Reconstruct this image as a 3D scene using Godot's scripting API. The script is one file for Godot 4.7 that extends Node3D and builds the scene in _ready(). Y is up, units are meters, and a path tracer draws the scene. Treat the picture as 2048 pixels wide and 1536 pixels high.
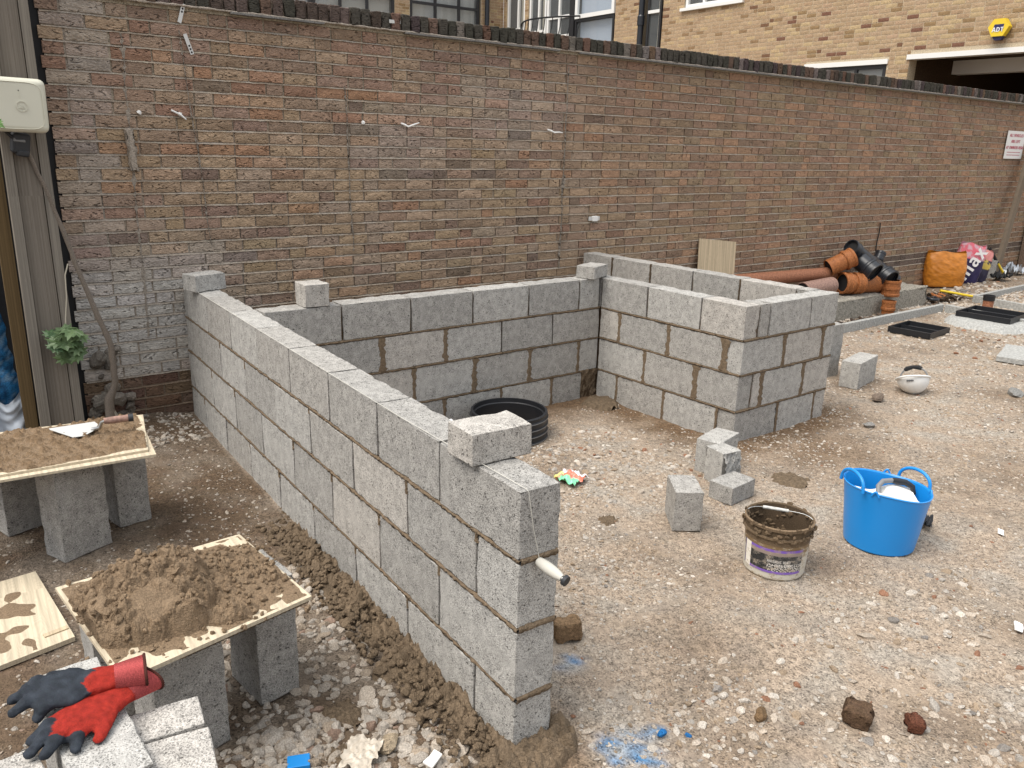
extends Node3D

const CAM_POS := Vector3(-1.18109, 1.77892, 1.6228)
const CAM_ROT := Vector3(-0.29113, -0.61161, 0.02849)
const WALL_TURN := 0.0416
const LINES := 0.0743
var rng := RandomNumberGenerator.new()
var M := {}
var tex := {}
var used := {}
var cache := {}
var lump := FastNoiseLite.new()
var fine := FastNoiseLite.new()
var broad := FastNoiseLite.new()
var cam_inv: Transform3D


# ---------------------------------------------------------------- mesh helpers
class MB:
	var v := PackedVector3Array()
	var n := PackedVector3Array()
	var c := PackedColorArray()
	var uv := PackedVector2Array()
	var ix := PackedInt32Array()

	func vert(p: Vector3, nn: Vector3, col := Color.WHITE, t := Vector2.ZERO) -> int:
		v.append(p)
		n.append(nn)
		c.append(col)
		uv.append(t)
		return v.size() - 1

	func tri(a: int, b: int, d: int) -> void:
		var g := (v[b] - v[a]).cross(v[d] - v[a])
		if g.dot(n[a] + n[b] + n[d]) > 0.0:
			ix.append_array(PackedInt32Array([a, d, b]))
		else:
			ix.append_array(PackedInt32Array([a, b, d]))

	func quad(a: int, b: int, d: int, e: int) -> void:
		tri(a, b, d)
		tri(a, d, e)

	func flat(a: Vector3, b: Vector3, d: Vector3, col := Color.WHITE, out_from := Vector3.INF) -> void:
		var g := (b - a).cross(d - a)
		if g.length_squared() < 1e-16:
			return
		g = g.normalized()
		if out_from != Vector3.INF and g.dot((a + b + d) / 3.0 - out_from) < 0.0:
			g = -g
		tri(vert(a, g, col, Vector2(a.x, a.z)), vert(b, g, col, Vector2(b.x, b.z)), vert(d, g, col, Vector2(d.x, d.z)))

	func face(a: Vector3, b: Vector3, d: Vector3, e: Vector3, nn: Vector3, col := Color.WHITE) -> void:
		quad(vert(a, nn, col, Vector2(0, 1)), vert(b, nn, col, Vector2(1, 1)), vert(d, nn, col, Vector2(1, 0)), vert(e, nn, col, Vector2(0, 0)))

	func box(size: Vector3, xf := Transform3D(), col := Color.WHITE) -> void:
		var h := size * 0.5
		for a in 3:
			for s: float in [-1.0, 1.0]:
				var nn := Vector3.ZERO
				nn[a] = s
				var u := Vector3.ZERO
				var w := Vector3.ZERO
				u[(a + 1) % 3] = h[(a + 1) % 3]
				w[(a + 2) % 3] = h[(a + 2) % 3]
				var o := nn * h
				face(xf * (o - u - w), xf * (o + u - w), xf * (o + u + w), xf * (o - u + w), xf.basis * nn, col)

	# grid of points p[j * nu + i]; normals from neighbours, turned to the side of `out`
	func sheet(p: PackedVector3Array, nu: int, nv: int, cols: PackedColorArray, out: Vector3, wrap := false, centre := Vector3.INF, inward := false) -> void:
		var base := v.size()
		for j in nv:
			for i in nu:
				var i0 := i - 1
				var i1 := i + 1
				if wrap:
					i0 = (i + nu - 2) % (nu - 1)
					i1 = (i + 1) % (nu - 1)
				else:
					i0 = maxi(i0, 0)
					i1 = mini(i1, nu - 1)
				var du := p[j * nu + i1] - p[j * nu + i0]
				var dv := p[mini(j + 1, nv - 1) * nu + i] - p[maxi(j - 1, 0) * nu + i]
				var g := du.cross(dv).normalized()
				if centre != Vector3.INF:
					if (g.dot(p[j * nu + i] - centre) < 0.0) != inward:
						g = -g
				elif g.dot(out) < 0.0:
					g = -g
				vert(p[j * nu + i], g, cols[j * nu + i] if cols.size() else Color.WHITE, Vector2(float(i) / (nu - 1), float(j) / (nv - 1)))
		for j in nv - 1:
			for i in nu - 1:
				var q := base + j * nu + i
				quad(q, q + 1, q + nu + 1, q + nu)

	func commit() -> ArrayMesh:
		var a := []
		a.resize(Mesh.ARRAY_MAX)
		a[Mesh.ARRAY_VERTEX] = v
		a[Mesh.ARRAY_NORMAL] = n
		a[Mesh.ARRAY_COLOR] = c
		a[Mesh.ARRAY_TEX_UV] = uv
		a[Mesh.ARRAY_INDEX] = ix
		var m := ArrayMesh.new()
		m.add_surface_from_arrays(Mesh.PRIMITIVE_TRIANGLES, a)
		return m


func steps(h: float, r: float, k: int) -> PackedFloat32Array:
	var o := PackedFloat32Array([-h, -h + r * 0.45, -h + r])
	for i in range(1, k):
		o.append(lerpf(-h + r, h - r, float(i) / k))
	o.append_array(PackedFloat32Array([h - r, h - r * 0.45, h]))
	return o


# a box with rounded, chipped edges and slightly uneven faces
func rbox(mb: MB, xf: Transform3D, size: Vector3, r: float, k: Vector3i, chip: float, rough: float, key: float, col := Color.WHITE) -> void:
	var h := size * 0.5
	var inner := h - Vector3(r, r, r)
	for a in 3:
		var b := (a + 1) % 3
		var d := (a + 2) % 3
		var ub := steps(h[b], r, k[b])
		var ud := steps(h[d], r, k[d])
		for s: float in [-1.0, 1.0]:
			var base := mb.v.size()
			for j in ud.size():
				for i in ub.size():
					var p := Vector3.ZERO
					p[a] = s * h[a]
					p[b] = ub[i]
					p[d] = ud[j]
					var q := p.clamp(-inner, inner)
					var nn := (p - q).normalized()
					var at := q + nn * r
					var rim := 0
					for e in 3:
						if absf(p[e]) > inner[e] - 0.001:
							rim += 1
					var off := rough * lump.get_noise_3dv(p * 14.0 + Vector3(key, key * 0.7, -key))
					if rim > 1:
						off -= chip * maxf(0.0, lump.get_noise_3dv(p * 42.0 + Vector3(key * 1.3, 0, key)) + 0.12)
					at += nn * off
					mb.vert(xf * at, xf.basis * nn, col, Vector2(float(i) / (ub.size() - 1), float(j) / (ud.size() - 1)))
			for j in ud.size() - 1:
				for i in ub.size() - 1:
					var o := base + j * ub.size() + i
					mb.quad(o, o + 1, o + ub.size() + 1, o + ub.size())


# profile of Vector2(radius, height) spun round y; each band keeps its own edge
func lathe(mb: MB, xf: Transform3D, prof: Array, seg: int, cols := [], jag := 0.0) -> void:
	for k in prof.size() - 1:
		var p: Vector2 = prof[k]
		var q: Vector2 = prof[k + 1]
		var t := (q - p).normalized()
		var nn := Vector2(t.y, -t.x)
		var col: Color = cols[k] if cols.size() > k else Color.WHITE
		var base := mb.v.size()
		for i in seg + 1:
			var a := TAU * i / seg
			var cs := Vector3(cos(a), 0, sin(a))
			var j0 := 1.0 + jag * lump.get_noise_3dv(cs * 3.0 + Vector3(0, p.y * 20.0, 0))
			var j1 := 1.0 + jag * lump.get_noise_3dv(cs * 3.0 + Vector3(0, q.y * 20.0, 0))
			var w := (xf.basis * (cs * nn.x + Vector3(0, nn.y, 0))).normalized()
			mb.vert(xf * (cs * p.x * j0 + Vector3(0, p.y, 0)), w, col, Vector2(float(i) / seg, p.y))
			mb.vert(xf * (cs * q.x * j1 + Vector3(0, q.y, 0)), w, col, Vector2(float(i) / seg, q.y))
		for i in seg:
			var o := base + i * 2
			mb.quad(o, o + 2, o + 3, o + 1)


func tube(mb: MB, pts: Array, radii: Array, seg: int, col := Color.WHITE, caps := true) -> void:
	var up := Vector3.UP
	var prev := []
	for k in pts.size():
		var p: Vector3 = pts[k]
		var t: Vector3 = (pts[mini(k + 1, pts.size() - 1)] - pts[maxi(k - 1, 0)]).normalized()
		if absf(t.dot(up)) > 0.95:
			up = Vector3(0.3, 0.1, 1.0).normalized()
		var s := t.cross(up).normalized()
		up = s.cross(t).normalized()
		var ring := []
		var r: float = radii[k] if radii.size() > 1 else radii[0]
		for i in seg + 1:
			var a := TAU * i / seg
			var nn := s * cos(a) + up * sin(a)
			ring.append(mb.vert(p + nn * r, nn, col, Vector2(float(i) / seg, float(k) / pts.size())))
		if prev.size():
			for i in seg:
				mb.quad(prev[i], prev[i + 1], ring[i + 1], ring[i])
		if caps and (k == 0 or k == pts.size() - 1):
			var e := -t if k == 0 else t
			var m := mb.vert(p, e, col)
			for i in seg:
				mb.tri(m, mb.vert(mb.v[ring[i]], e, col), mb.vert(mb.v[ring[i + 1]], e, col))
		prev = ring


# a flat outline (x, y) given a thickness along z, centred on z = 0
func slab(mb: MB, xf: Transform3D, poly: PackedVector2Array, depth: float, col := Color.WHITE) -> void:
	var t := Geometry2D.triangulate_polygon(poly)
	for s: float in [-0.5, 0.5]:
		var nn := xf.basis * Vector3(0, 0, s * 2.0)
		for k in range(0, t.size(), 3):
			var id := []
			for e in 3:
				var q := poly[t[k + e]]
				id.append(mb.vert(xf * Vector3(q.x, q.y, s * depth), nn, col, q))
			mb.tri(id[0], id[1], id[2])
	var cw := Geometry2D.is_polygon_clockwise(poly)
	for k in poly.size():
		var p := poly[k]
		var q := poly[(k + 1) % poly.size()]
		var e := (q - p).normalized()
		var nn2 := Vector2(e.y, -e.x) if not cw else Vector2(-e.y, e.x)
		mb.face(xf * Vector3(p.x, p.y, -depth / 2), xf * Vector3(q.x, q.y, -depth / 2), xf * Vector3(q.x, q.y, depth / 2), xf * Vector3(p.x, p.y, depth / 2), xf.basis * Vector3(nn2.x, nn2.y, 0), col)


# an angular stone: a cut-up ball with dented sides
func rock(mb: MB, xf: Transform3D, radii: Vector3, key: int, col := Color.WHITE, dent := 0.35, cuts := 7) -> void:
	var g := RandomNumberGenerator.new()
	g.seed = key
	var planes := []
	for i in cuts:
		planes.append([Vector3(g.randf_range(-1, 1), g.randf_range(-1, 1), g.randf_range(-1, 1)).normalized(), g.randf_range(0.5, 0.85)])
	var s := SphereMesh.new()
	s.radius = 1.0
	s.height = 2.0
	s.radial_segments = 11
	s.rings = 6
	var a := s.get_mesh_arrays()
	var p: PackedVector3Array = a[Mesh.ARRAY_VERTEX]
	var ids: PackedInt32Array = a[Mesh.ARRAY_INDEX]
	for i in p.size():
		var q := p[i]
		for pl in planes:
			var over: float = q.dot(pl[0]) - pl[1]
			if over > 0.0:
				q -= pl[0] * over
		q *= 1.0 + dent * 0.5 * lump.get_noise_3dv(q * 2.2 + Vector3(key * 9.1, 0, 0))
		p[i] = xf * (q * radii)
	for k in range(0, ids.size(), 3):
		mb.flat(p[ids[k]], p[ids[k + 1]], p[ids[k + 2]], col, xf.origin)


# ---------------------------------------------------------------- objects
func numbered(called: String, parent: Node) -> String:
	var key := str(parent.get_instance_id()) + called
	var k: int = used.get(key, -1) + 1
	used[key] = k
	return called if k == 0 else "%s_%03d" % [called, k]


func tag(o: Node, label: String, category := "", group := "", kind := "") -> Node:
	if label:
		o.set_meta("label", label)
	if category:
		o.set_meta("category", category)
	if group:
		o.set_meta("group", group)
	if kind:
		o.set_meta("kind", kind)
	return o


func thing(called: String, label: String, category: String, at := Vector3.ZERO, turn := 0.0, group := "") -> Node3D:
	var o := Node3D.new()
	o.name = numbered(called, self)
	add_child(o, true)
	o.position = at
	o.rotation.y = turn
	tag(o, label, category, group)
	return o


func part(called: String, mesh: Mesh, mat: Material, parent: Node = self, xf := Transform3D()) -> MeshInstance3D:
	var o := MeshInstance3D.new()
	o.name = numbered(called, parent)
	o.mesh = mesh
	o.material_override = mat
	o.transform = xf
	parent.add_child(o, true)
	return o


func lettering(text: String, height: float, deep: float, mat: Material, parent: Node, xf: Transform3D, bold := true) -> void:
	var t := TextMesh.new()
	var f := SystemFont.new()
	f.font_names = PackedStringArray(["Droid Sans"])
	f.font_weight = 700 if bold else 400
	t.font = f
	t.text = text
	t.font_size = 48
	t.pixel_size = height / 36.0
	t.depth = deep
	t.curve_step = 4.0
	part("lettering", t, mat, parent, xf)


func at_px(p: Vector3) -> Vector2:
	var q := cam_inv * p
	return Vector2(1024.0 + 1620.57 * q.x / -q.z, 768.0 - 1620.57 * q.y / -q.z) if q.z < -0.05 else Vector2(-9999, -9999)


func yaw_to(dx: float, dz: float) -> float:
	return atan2(-dz, dx)


# ---------------------------------------------------------------- materials
func noise_data(size: int, seed_: int, kind: int, freq: float, oct := 1, fractal := FastNoiseLite.FRACTAL_FBM, warp := 0.0, cell := FastNoiseLite.RETURN_CELL_VALUE) -> PackedByteArray:
	var f := FastNoiseLite.new()
	f.seed = seed_
	f.noise_type = kind
	f.frequency = freq
	f.fractal_octaves = oct
	f.fractal_type = fractal if oct > 1 else FastNoiseLite.FRACTAL_NONE
	f.cellular_return_type = cell
	if warp > 0.0:
		f.domain_warp_enabled = true
		f.domain_warp_amplitude = warp
		f.domain_warp_frequency = freq * 0.7
		f.domain_warp_fractal_type = FastNoiseLite.DOMAIN_WARP_FRACTAL_PROGRESSIVE
		f.domain_warp_fractal_octaves = 2
	var im := f.get_seamless_image(size, size, false, false, 0.12)
	im.convert(Image.FORMAT_L8)
	return im.get_data()


func tex_of(size: int, bytes: PackedByteArray, rgb := false) -> ImageTexture:
	return ImageTexture.create_from_image(Image.create_from_data(size, size, false, Image.FORMAT_RGB8 if rgb else Image.FORMAT_L8, bytes))


func mat(color: Color, rough := 0.9, metal := 0.0) -> StandardMaterial3D:
	var m := StandardMaterial3D.new()
	m.albedo_color = color.linear_to_srgb()
	m.roughness = rough
	m.metallic = metal
	m.cull_mode = BaseMaterial3D.CULL_DISABLED
	return m


func textured(color: Color, rough: float, albedo: Texture2D, metres: Vector3, height: Texture2D = null, relief := 0.0, vertex := false, world := true) -> StandardMaterial3D:
	var m := mat(color, rough)
	m.albedo_texture = albedo
	m.uv1_triplanar = true
	m.uv1_world_triplanar = world
	m.uv1_scale = Vector3.ONE / metres
	m.uv1_triplanar_sharpness = 6.0
	m.metallic_specular = 0.3
	if height:
		m.heightmap_enabled = true
		m.heightmap_texture = height
		m.heightmap_scale = relief
	m.vertex_color_use_as_albedo = vertex
	return m


func make_textures() -> void:
	var S := 1024
	# concrete: light and dark grains a few millimetres wide
	var grain := noise_data(S, 3, FastNoiseLite.TYPE_CELLULAR, 0.30)
	var grain2 := noise_data(S, 4, FastNoiseLite.TYPE_CELLULAR, 0.13)
	var soft := noise_data(S, 5, FastNoiseLite.TYPE_SIMPLEX_SMOOTH, 0.012, 4)
	var pix := noise_data(S, 8, FastNoiseLite.TYPE_VALUE, 0.45, 2)
	var a := PackedByteArray()
	a.resize(S * S)
	var h := PackedByteArray()
	h.resize(S * S)
	for i in S * S:
		var g := grain[i]
		var t := 208.0 + (soft[i] - 128) * 0.16 + (pix[i] - 128) * 0.22
		var e := 150.0
		if g < 40:
			t -= 40.0
			e = 20.0
		elif g > 205:
			t += 26.0
			e = 185.0
		else:
			t += (g - 128) * 0.15
		if grain2[i] < 6:
			t -= 64.0
			e = 0.0
		a[i] = clampi(int(t), 0, 255)
		h[i] = clampi(int(e + (pix[i] - 128) * 0.35), 0, 255)
	tex.concrete = tex_of(S, a)
	tex.concrete_h = tex_of(S, h)
	# brick: torn creases, soft blotches, grit
	var ridge := noise_data(S, 11, FastNoiseLite.TYPE_SIMPLEX_SMOOTH, 0.024, 2, FastNoiseLite.FRACTAL_RIDGED, 30.0)
	var grit := noise_data(S, 12, FastNoiseLite.TYPE_VALUE, 0.2, 3)
	var blot := noise_data(S, 13, FastNoiseLite.TYPE_SIMPLEX_SMOOTH, 0.02, 4)
	for i in S * S:
		var r := clampf((ridge[i] - 188) / 55.0, 0.0, 1.0) * clampf((blot[i] - 118) / 45.0, 0.03, 1.0)
		h[i] = clampi(int(205.0 - 165.0 * r + (grit[i] - 128) * 0.35), 0, 255)
		a[i] = clampi(int(226.0 + (blot[i] - 128) * 0.22 + (grit[i] - 128) * 0.26 - 95.0 * r), 0, 255)
	tex.brick = tex_of(S, a)
	tex.brick_h = tex_of(S, h)
	# earth, mortar: clods and grit
	var clod := noise_data(S, 21, FastNoiseLite.TYPE_CELLULAR, 0.05, 3, FastNoiseLite.FRACTAL_FBM, 12.0, FastNoiseLite.RETURN_DISTANCE)
	var grit2 := noise_data(S, 22, FastNoiseLite.TYPE_CELLULAR, 0.16)
	for i in S * S:
		var g2 := grit2[i]
		var t2 := 220.0 + (blot[i] - 128) * 0.28 + (grit[i] - 128) * 0.3 + (clod[i] - 128) * 0.12
		if g2 > 214:
			t2 += 34.0
		elif g2 < 34:
			t2 -= 44.0
		a[i] = clampi(int(t2), 0, 255)
		h[i] = clampi(int(clod[i] * 0.5 + grit[i] * 0.32 + (g2 - 128) * 0.16 + 30), 0, 255)
	tex.earth = tex_of(S, a)
	tex.earth_h = tex_of(S, h)
	# wet mortar: lumps, no bright grit
	for i in S * S:
		a[i] = clampi(int(205.0 + (blot[i] - 128) * 0.25 + (grit[i] - 128) * 0.2), 0, 255)
		h[i] = clampi(int(255 - clod[i] * 0.6 + grit[i] * 0.25 - 40), 0, 255)
	tex.mortar = tex_of(S, a)
	tex.mortar_h = tex_of(S, h)
	# wood: fine streaks that run along v
	var W := 512
	var st := noise_data(W, 31, FastNoiseLite.TYPE_SIMPLEX_SMOOTH, 0.03, 5)
	var st2 := noise_data(W, 32, FastNoiseLite.TYPE_SIMPLEX_SMOOTH, 0.01, 3)
	var wb := PackedByteArray()
	wb.resize(W * W)
	for y in W:
		for x in W:
			var q := st[((y * 3 / 64) % W) * W + (x * 2) % W]
			var q2 := st2[((y / 5) % W) * W + x]
			var ring := 0.5 + 0.5 * sin(q2 * 0.35)
			wb[y * W + x] = clampi(int(222 + (q - 128) * 0.22 + (ring - 0.5) * 10.0), 0, 255)
	tex.wood = tex_of(W, wb)
	# light dirt for smooth things
	for i in W * W:
		wb[i] = clampi(int(225 + (st[i] - 128) * 0.35), 0, 255)
	tex.dirt = tex_of(W, wb)


func make_materials() -> void:
	var c3 := Vector3.ONE * 0.72
	var tints := [Color(0.63, 0.61, 0.57), Color(0.56, 0.535, 0.495), Color(0.66, 0.62, 0.565), Color(0.53, 0.51, 0.475)]
	for i in 4:
		M["block%d" % i] = textured(tints[i], 0.95, tex.concrete, c3, tex.concrete_h, 0.22)
	M.kerb = textured(Color(0.60, 0.60, 0.57), 0.9, tex.mortar, Vector3.ONE * 0.6, tex.mortar_h, 0.15)
	M.slab = textured(Color(0.46, 0.425, 0.36), 0.95, tex.earth, Vector3.ONE * 0.9, tex.earth_h, 0.8)
	M.brick = textured(Color.WHITE, 0.95, tex.brick, Vector3(2.1, 0.85, 2.1), tex.brick_h, 2.0, true)
	M.pale_brick = textured(Color.WHITE, 0.95, tex.brick, Vector3(1.5, 1.1, 1.5), tex.brick_h, 0.5, true)
	M.old_mortar = textured(Color(0.50, 0.43, 0.355), 0.97, tex.earth, Vector3.ONE * 0.5, tex.earth_h, 0.5, true)
	M.far_mortar = textured(Color(0.72, 0.60, 0.43), 0.97, tex.earth, Vector3.ONE * 0.5, tex.earth_h, 0.5)
	M.mortar = textured(Color(0.32, 0.235, 0.155), 0.9, tex.mortar, Vector3.ONE * 0.35, tex.mortar_h, 1.0, true)
	M.wet = textured(Color(0.46, 0.325, 0.205), 0.75, tex.mortar, Vector3.ONE * 0.22, tex.mortar_h, 0.9, true)
	M.ground = textured(Color.WHITE, 0.97, tex.earth, Vector3(0.85, 0.85, 0.85), tex.earth_h, 1.2, true)
	M.stone = textured(Color.WHITE, 0.93, tex.dirt, Vector3.ONE * 0.11, tex.mortar_h, 0.25, true)
	M.rubble_stone = textured(Color.WHITE, 0.93, tex.earth, Vector3.ONE * 0.3, tex.earth_h, 0.5, true)
	for w in [["ply", Color(0.66, 0.53, 0.36)], ["ply_pale", Color(0.72, 0.615, 0.45)], ["post", Color(0.27, 0.24, 0.20)], ["post_dark", Color(0.26, 0.225, 0.185)], ["post_brown", Color(0.17, 0.115, 0.055)], ["plank", Color(0.24, 0.19, 0.14)]]:
		var m := mat(w[1], 0.8)
		m.albedo_texture = tex.wood
		m.heightmap_enabled = true
		m.heightmap_texture = tex.wood
		m.heightmap_scale = 0.1
		m.vertex_color_use_as_albedo = true
		m.metallic_specular = 0.3
		M[w[0]] = m
	M.black_plastic = mat(Color(0.012, 0.013, 0.016), 0.42)
	M.black_matt = mat(Color(0.010, 0.010, 0.011), 0.8)
	M.charcoal = mat(Color(0.026, 0.028, 0.032), 0.6)
	M.navy_pipe = mat(Color(0.018, 0.021, 0.027), 0.36)
	M.orange_pipe = textured(Color(0.44, 0.165, 0.06), 0.5, tex.dirt, Vector3.ONE * 0.4)
	M.orange_dull = textured(Color(0.40, 0.175, 0.10), 0.6, tex.dirt, Vector3.ONE * 0.4)
	M.pink_pipe = textured(Color(0.40, 0.25, 0.20), 0.65, tex.dirt, Vector3.ONE * 0.4)
	M.tub = mat(Color(0.010, 0.25, 0.68), 0.34)
	M.tub.backlight_enabled = true
	M.tub.backlight = Color(0.03, 0.09, 0.16)
	M.white_plastic = textured(Color(0.72, 0.71, 0.67), 0.45, tex.dirt, Vector3.ONE * 0.35)
	M.white_paint = mat(Color(0.78, 0.78, 0.76), 0.55)
	M.cream = mat(Color(0.60, 0.585, 0.48), 0.5)
	M.film = mat(Color(0.52, 0.46, 0.38), 0.35)
	M.paper = mat(Color(0.80, 0.79, 0.76), 0.8)
	M.steel = mat(Color(0.45, 0.45, 0.44), 0.38, 0.9)
	M.steel_dull = mat(Color(0.62, 0.62, 0.60), 0.5, 0.3)
	M.grey_plastic = mat(Color(0.19, 0.19, 0.19), 0.5)
	M.yellow = mat(Color(0.78, 0.56, 0.03), 0.4)
	M.alarm_blue = mat(Color(0.02, 0.02, 0.10), 0.4)
	M.red_print = mat(Color(0.42, 0.06, 0.10), 0.7)
	M.grey_print = mat(Color(0.10, 0.10, 0.105), 0.7)
	M.white_print = mat(Color(0.78, 0.78, 0.78), 0.7)
	M.purple = mat(Color(0.19, 0.12, 0.38), 0.6)
	M.bark = textured(Color(0.36, 0.30, 0.245), 0.9, tex.earth, Vector3.ONE * 0.12, tex.earth_h, 0.5)
	M.shoot = mat(Color(0.42, 0.38, 0.30), 0.8)
	M.leaf = mat(Color.WHITE, 0.55)
	M.leaf.vertex_color_use_as_albedo = true
	M.leaf.backlight_enabled = true
	M.leaf.backlight = Color(0.25, 0.35, 0.12)
	M.cloth = textured(Color.WHITE, 0.9, tex.dirt, Vector3.ONE * 0.05, tex.dirt, 0.15, true)
	M.glove = textured(Color.WHITE, 0.78, tex.mortar, Vector3.ONE * 0.06, tex.mortar_h, 0.12, true)
	M.bag = mat(Color.WHITE, 0.32)
	M.bag.vertex_color_use_as_albedo = true
	M.tarp = textured(Color.WHITE, 0.5, tex.dirt, Vector3.ONE * 0.2, tex.mortar_h, 0.4, true)
	M.sheet = mat(Color(0.48, 0.52, 0.57), 0.5)
	M.glass = mat(Color(0.55, 0.6, 0.62, 0.12), 0.03)
	M.glass.transparency = BaseMaterial3D.TRANSPARENCY_ALPHA
	M.glass.metallic_specular = 0.9
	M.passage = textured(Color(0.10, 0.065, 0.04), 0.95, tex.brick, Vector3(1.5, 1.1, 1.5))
	M.painted_sky_reflection = mat(Color(0.36, 0.42, 0.50), 0.5)  # panel colour painted to imitate sky reflected in the panes
	M.room = mat(Color(0.16, 0.155, 0.15), 0.95)
	M.blind_or_sky_panel = mat(Color(0.36, 0.37, 0.35), 0.9)
	M.curtain = mat(Color(0.62, 0.58, 0.48), 0.95)
	M.window_black = mat(Color(0.02, 0.02, 0.022), 0.5)
	M.vc = mat(Color.WHITE, 0.85)
	M.vc.vertex_color_use_as_albedo = true
	M.cord = mat(Color(0.55, 0.53, 0.47), 0.9)
	M.wall_tile = textured(Color(0.27, 0.26, 0.245), 0.9, tex.earth, Vector3.ONE * 0.4, tex.earth_h, 0.4)


# ---------------------------------------------------------------- ground
func ground_y(x: float, z: float) -> float:
	var y := 0.012 * broad.get_noise_2d(x * 60.0, z * 60.0) + 0.007 * lump.get_noise_2d(x * 9.0, z * 9.0)
	y += 0.10 * smoothstep(9.0, 9.9, x) * smoothstep(-3.2, -3.7, z)
	y += 0.05 * smoothstep(-3.2, -3.6, z) * smoothstep(0.1, -0.3, x)
	return y


func near_line(p: Vector2, a: Vector2, b: Vector2) -> float:
	return p.distance_to(Geometry2D.get_closest_point_to_segment(p, a, b))


func ground_colour(x: float, z: float) -> Color:
	var p := Vector2(x, z)
	var w := broad.get_noise_2d(x * 45.0 + 90.0, z * 45.0)
	var w2 := lump.get_noise_2d(x * 4.0, z * 4.0 + 77.0)
	var pale := Color(0.475, 0.38, 0.29).lerp(Color(0.49, 0.44, 0.375), clampf(w2 * 1.3 + 0.2, 0.0, 0.75))
	var brown := Color(0.215, 0.14, 0.083)
	var damp := clampf(0.10 + w * 0.8 + w2 * 0.4, 0.0, 0.6)
	if x < 0.0 and z > -4.5:
		pale = Color(0.285, 0.235, 0.185)
		brown = Color(0.165, 0.112, 0.072)
		damp = clampf(0.55 + w * 0.9 + w2 * 0.6, 0.2, 0.97)
	var d := minf(near_line(p, Vector2(0.6, -2.6), Vector2(2.6, -2.7)), near_line(p, Vector2(2.6, -2.7), Vector2(2.7, -1.48)))
	d = minf(d, near_line(p, Vector2(2.7, -1.48), Vector2(3.7, -1.55)))
	damp = maxf(damp, clampf(1.15 - d / 0.42 + w2 * 0.5, 0.0, 1.0))
	damp = maxf(damp, clampf(0.95 - p.distance_to(Vector2(3.1, -1.15)) / 0.75 + w2 * 0.4, 0.0, 0.85))
	damp = maxf(damp, clampf(1.1 - near_line(p, Vector2(0.08, 0.06), Vector2(0.06, -0.9)) / 0.22 + w2 * 0.5, 0.0, 0.9) if x > 0.0 else 0.0)
	if x > 5.5 and z < -3.25:
		damp = maxf(damp, 0.45)
	var c := pale.lerp(brown, damp)
	for b in [[0.33, 0.19, 0.10], [0.28, 0.13, 0.08], [0.43, 0.15, 0.06], [0.44, -0.27, 0.07], [0.36, 0.09, 0.05]]:
		var k := clampf(1.0 - p.distance_to(Vector2(b[0], b[1])) / float(b[2]), 0.0, 1.0)
		if k > 0.0:
			c = c.lerp(Color(0.44, 0.47, 0.48), k * 0.8)
			c = c.lerp(Color(0.05, 0.25, 0.52), clampf(k * 1.2 * (0.1 + 1.9 * lump.get_noise_2d(x * 40.0, z * 40.0)), 0.0, 0.9))
	return c


func axis(lo: float, hi: float, step: float) -> PackedFloat32Array:
	var o := PackedFloat32Array([-70.0, -40.0, -20.0, -12.0, -8.0])
	while o[-1] > lo - 0.5:
		o.remove_at(o.size() - 1)
	var t := lo
	while t < hi:
		o.append(t)
		t += step
	for q: float in [10.0, 16.0, 24.0, 40.0, 70.0]:
		if q > o[-1] + 0.5:
			o.append(q)
	return o


func build_ground() -> void:
	var xs := axis(-1.6, 4.2, 0.035)
	var more := PackedFloat32Array()
	for q in xs:
		if q < 4.21:
			more.append(q)
	var t := 4.28
	while t < 13.0:
		more.append(t)
		t += 0.075
	more.append_array(PackedFloat32Array([16.0, 24.0, 40.0, 70.0]))
	xs = more
	var zs := axis(-4.2, 1.3, 0.035)
	var p := PackedVector3Array()
	var c := PackedColorArray()
	for z in zs:
		for x in xs:
			p.append(Vector3(x, ground_y(x, z), z))
			c.append(ground_colour(x, z))
	var mb := MB.new()
	mb.sheet(p, xs.size(), zs.size(), c, Vector3.UP)
	tag(part("ground", mb.commit(), M.ground), "dusty earth ground of the building site strewn with gravel", "", "", "structure")


func stone_colour(x: float, z: float) -> Color:
	var r := rng.randf()
	var c := Color(0.60, 0.51, 0.415)
	if r < 0.25:
		c = Color(0.58, 0.525, 0.46)
	elif r < 0.42:
		c = Color(0.44, 0.335, 0.235)
	elif r < 0.55:
		c = Color(0.74, 0.665, 0.575)
	elif r < 0.6:
		c = Color(0.33, 0.30, 0.27)
	elif r < 0.63:
		c = Color(0.36, 0.19, 0.12)
	if x < 0.0:
		c = c.lerp(Color(0.56, 0.49, 0.41), 0.4) * 0.95
	if x > 0.2 and x < 0.55 and z > 0.0 and z < 0.3 and rng.randf() < 0.07:
		c = Color(0.04, 0.22, 0.55)
	c = c * rng.randf_range(0.8, 1.12)
	c.a = 1.0
	return c


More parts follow.
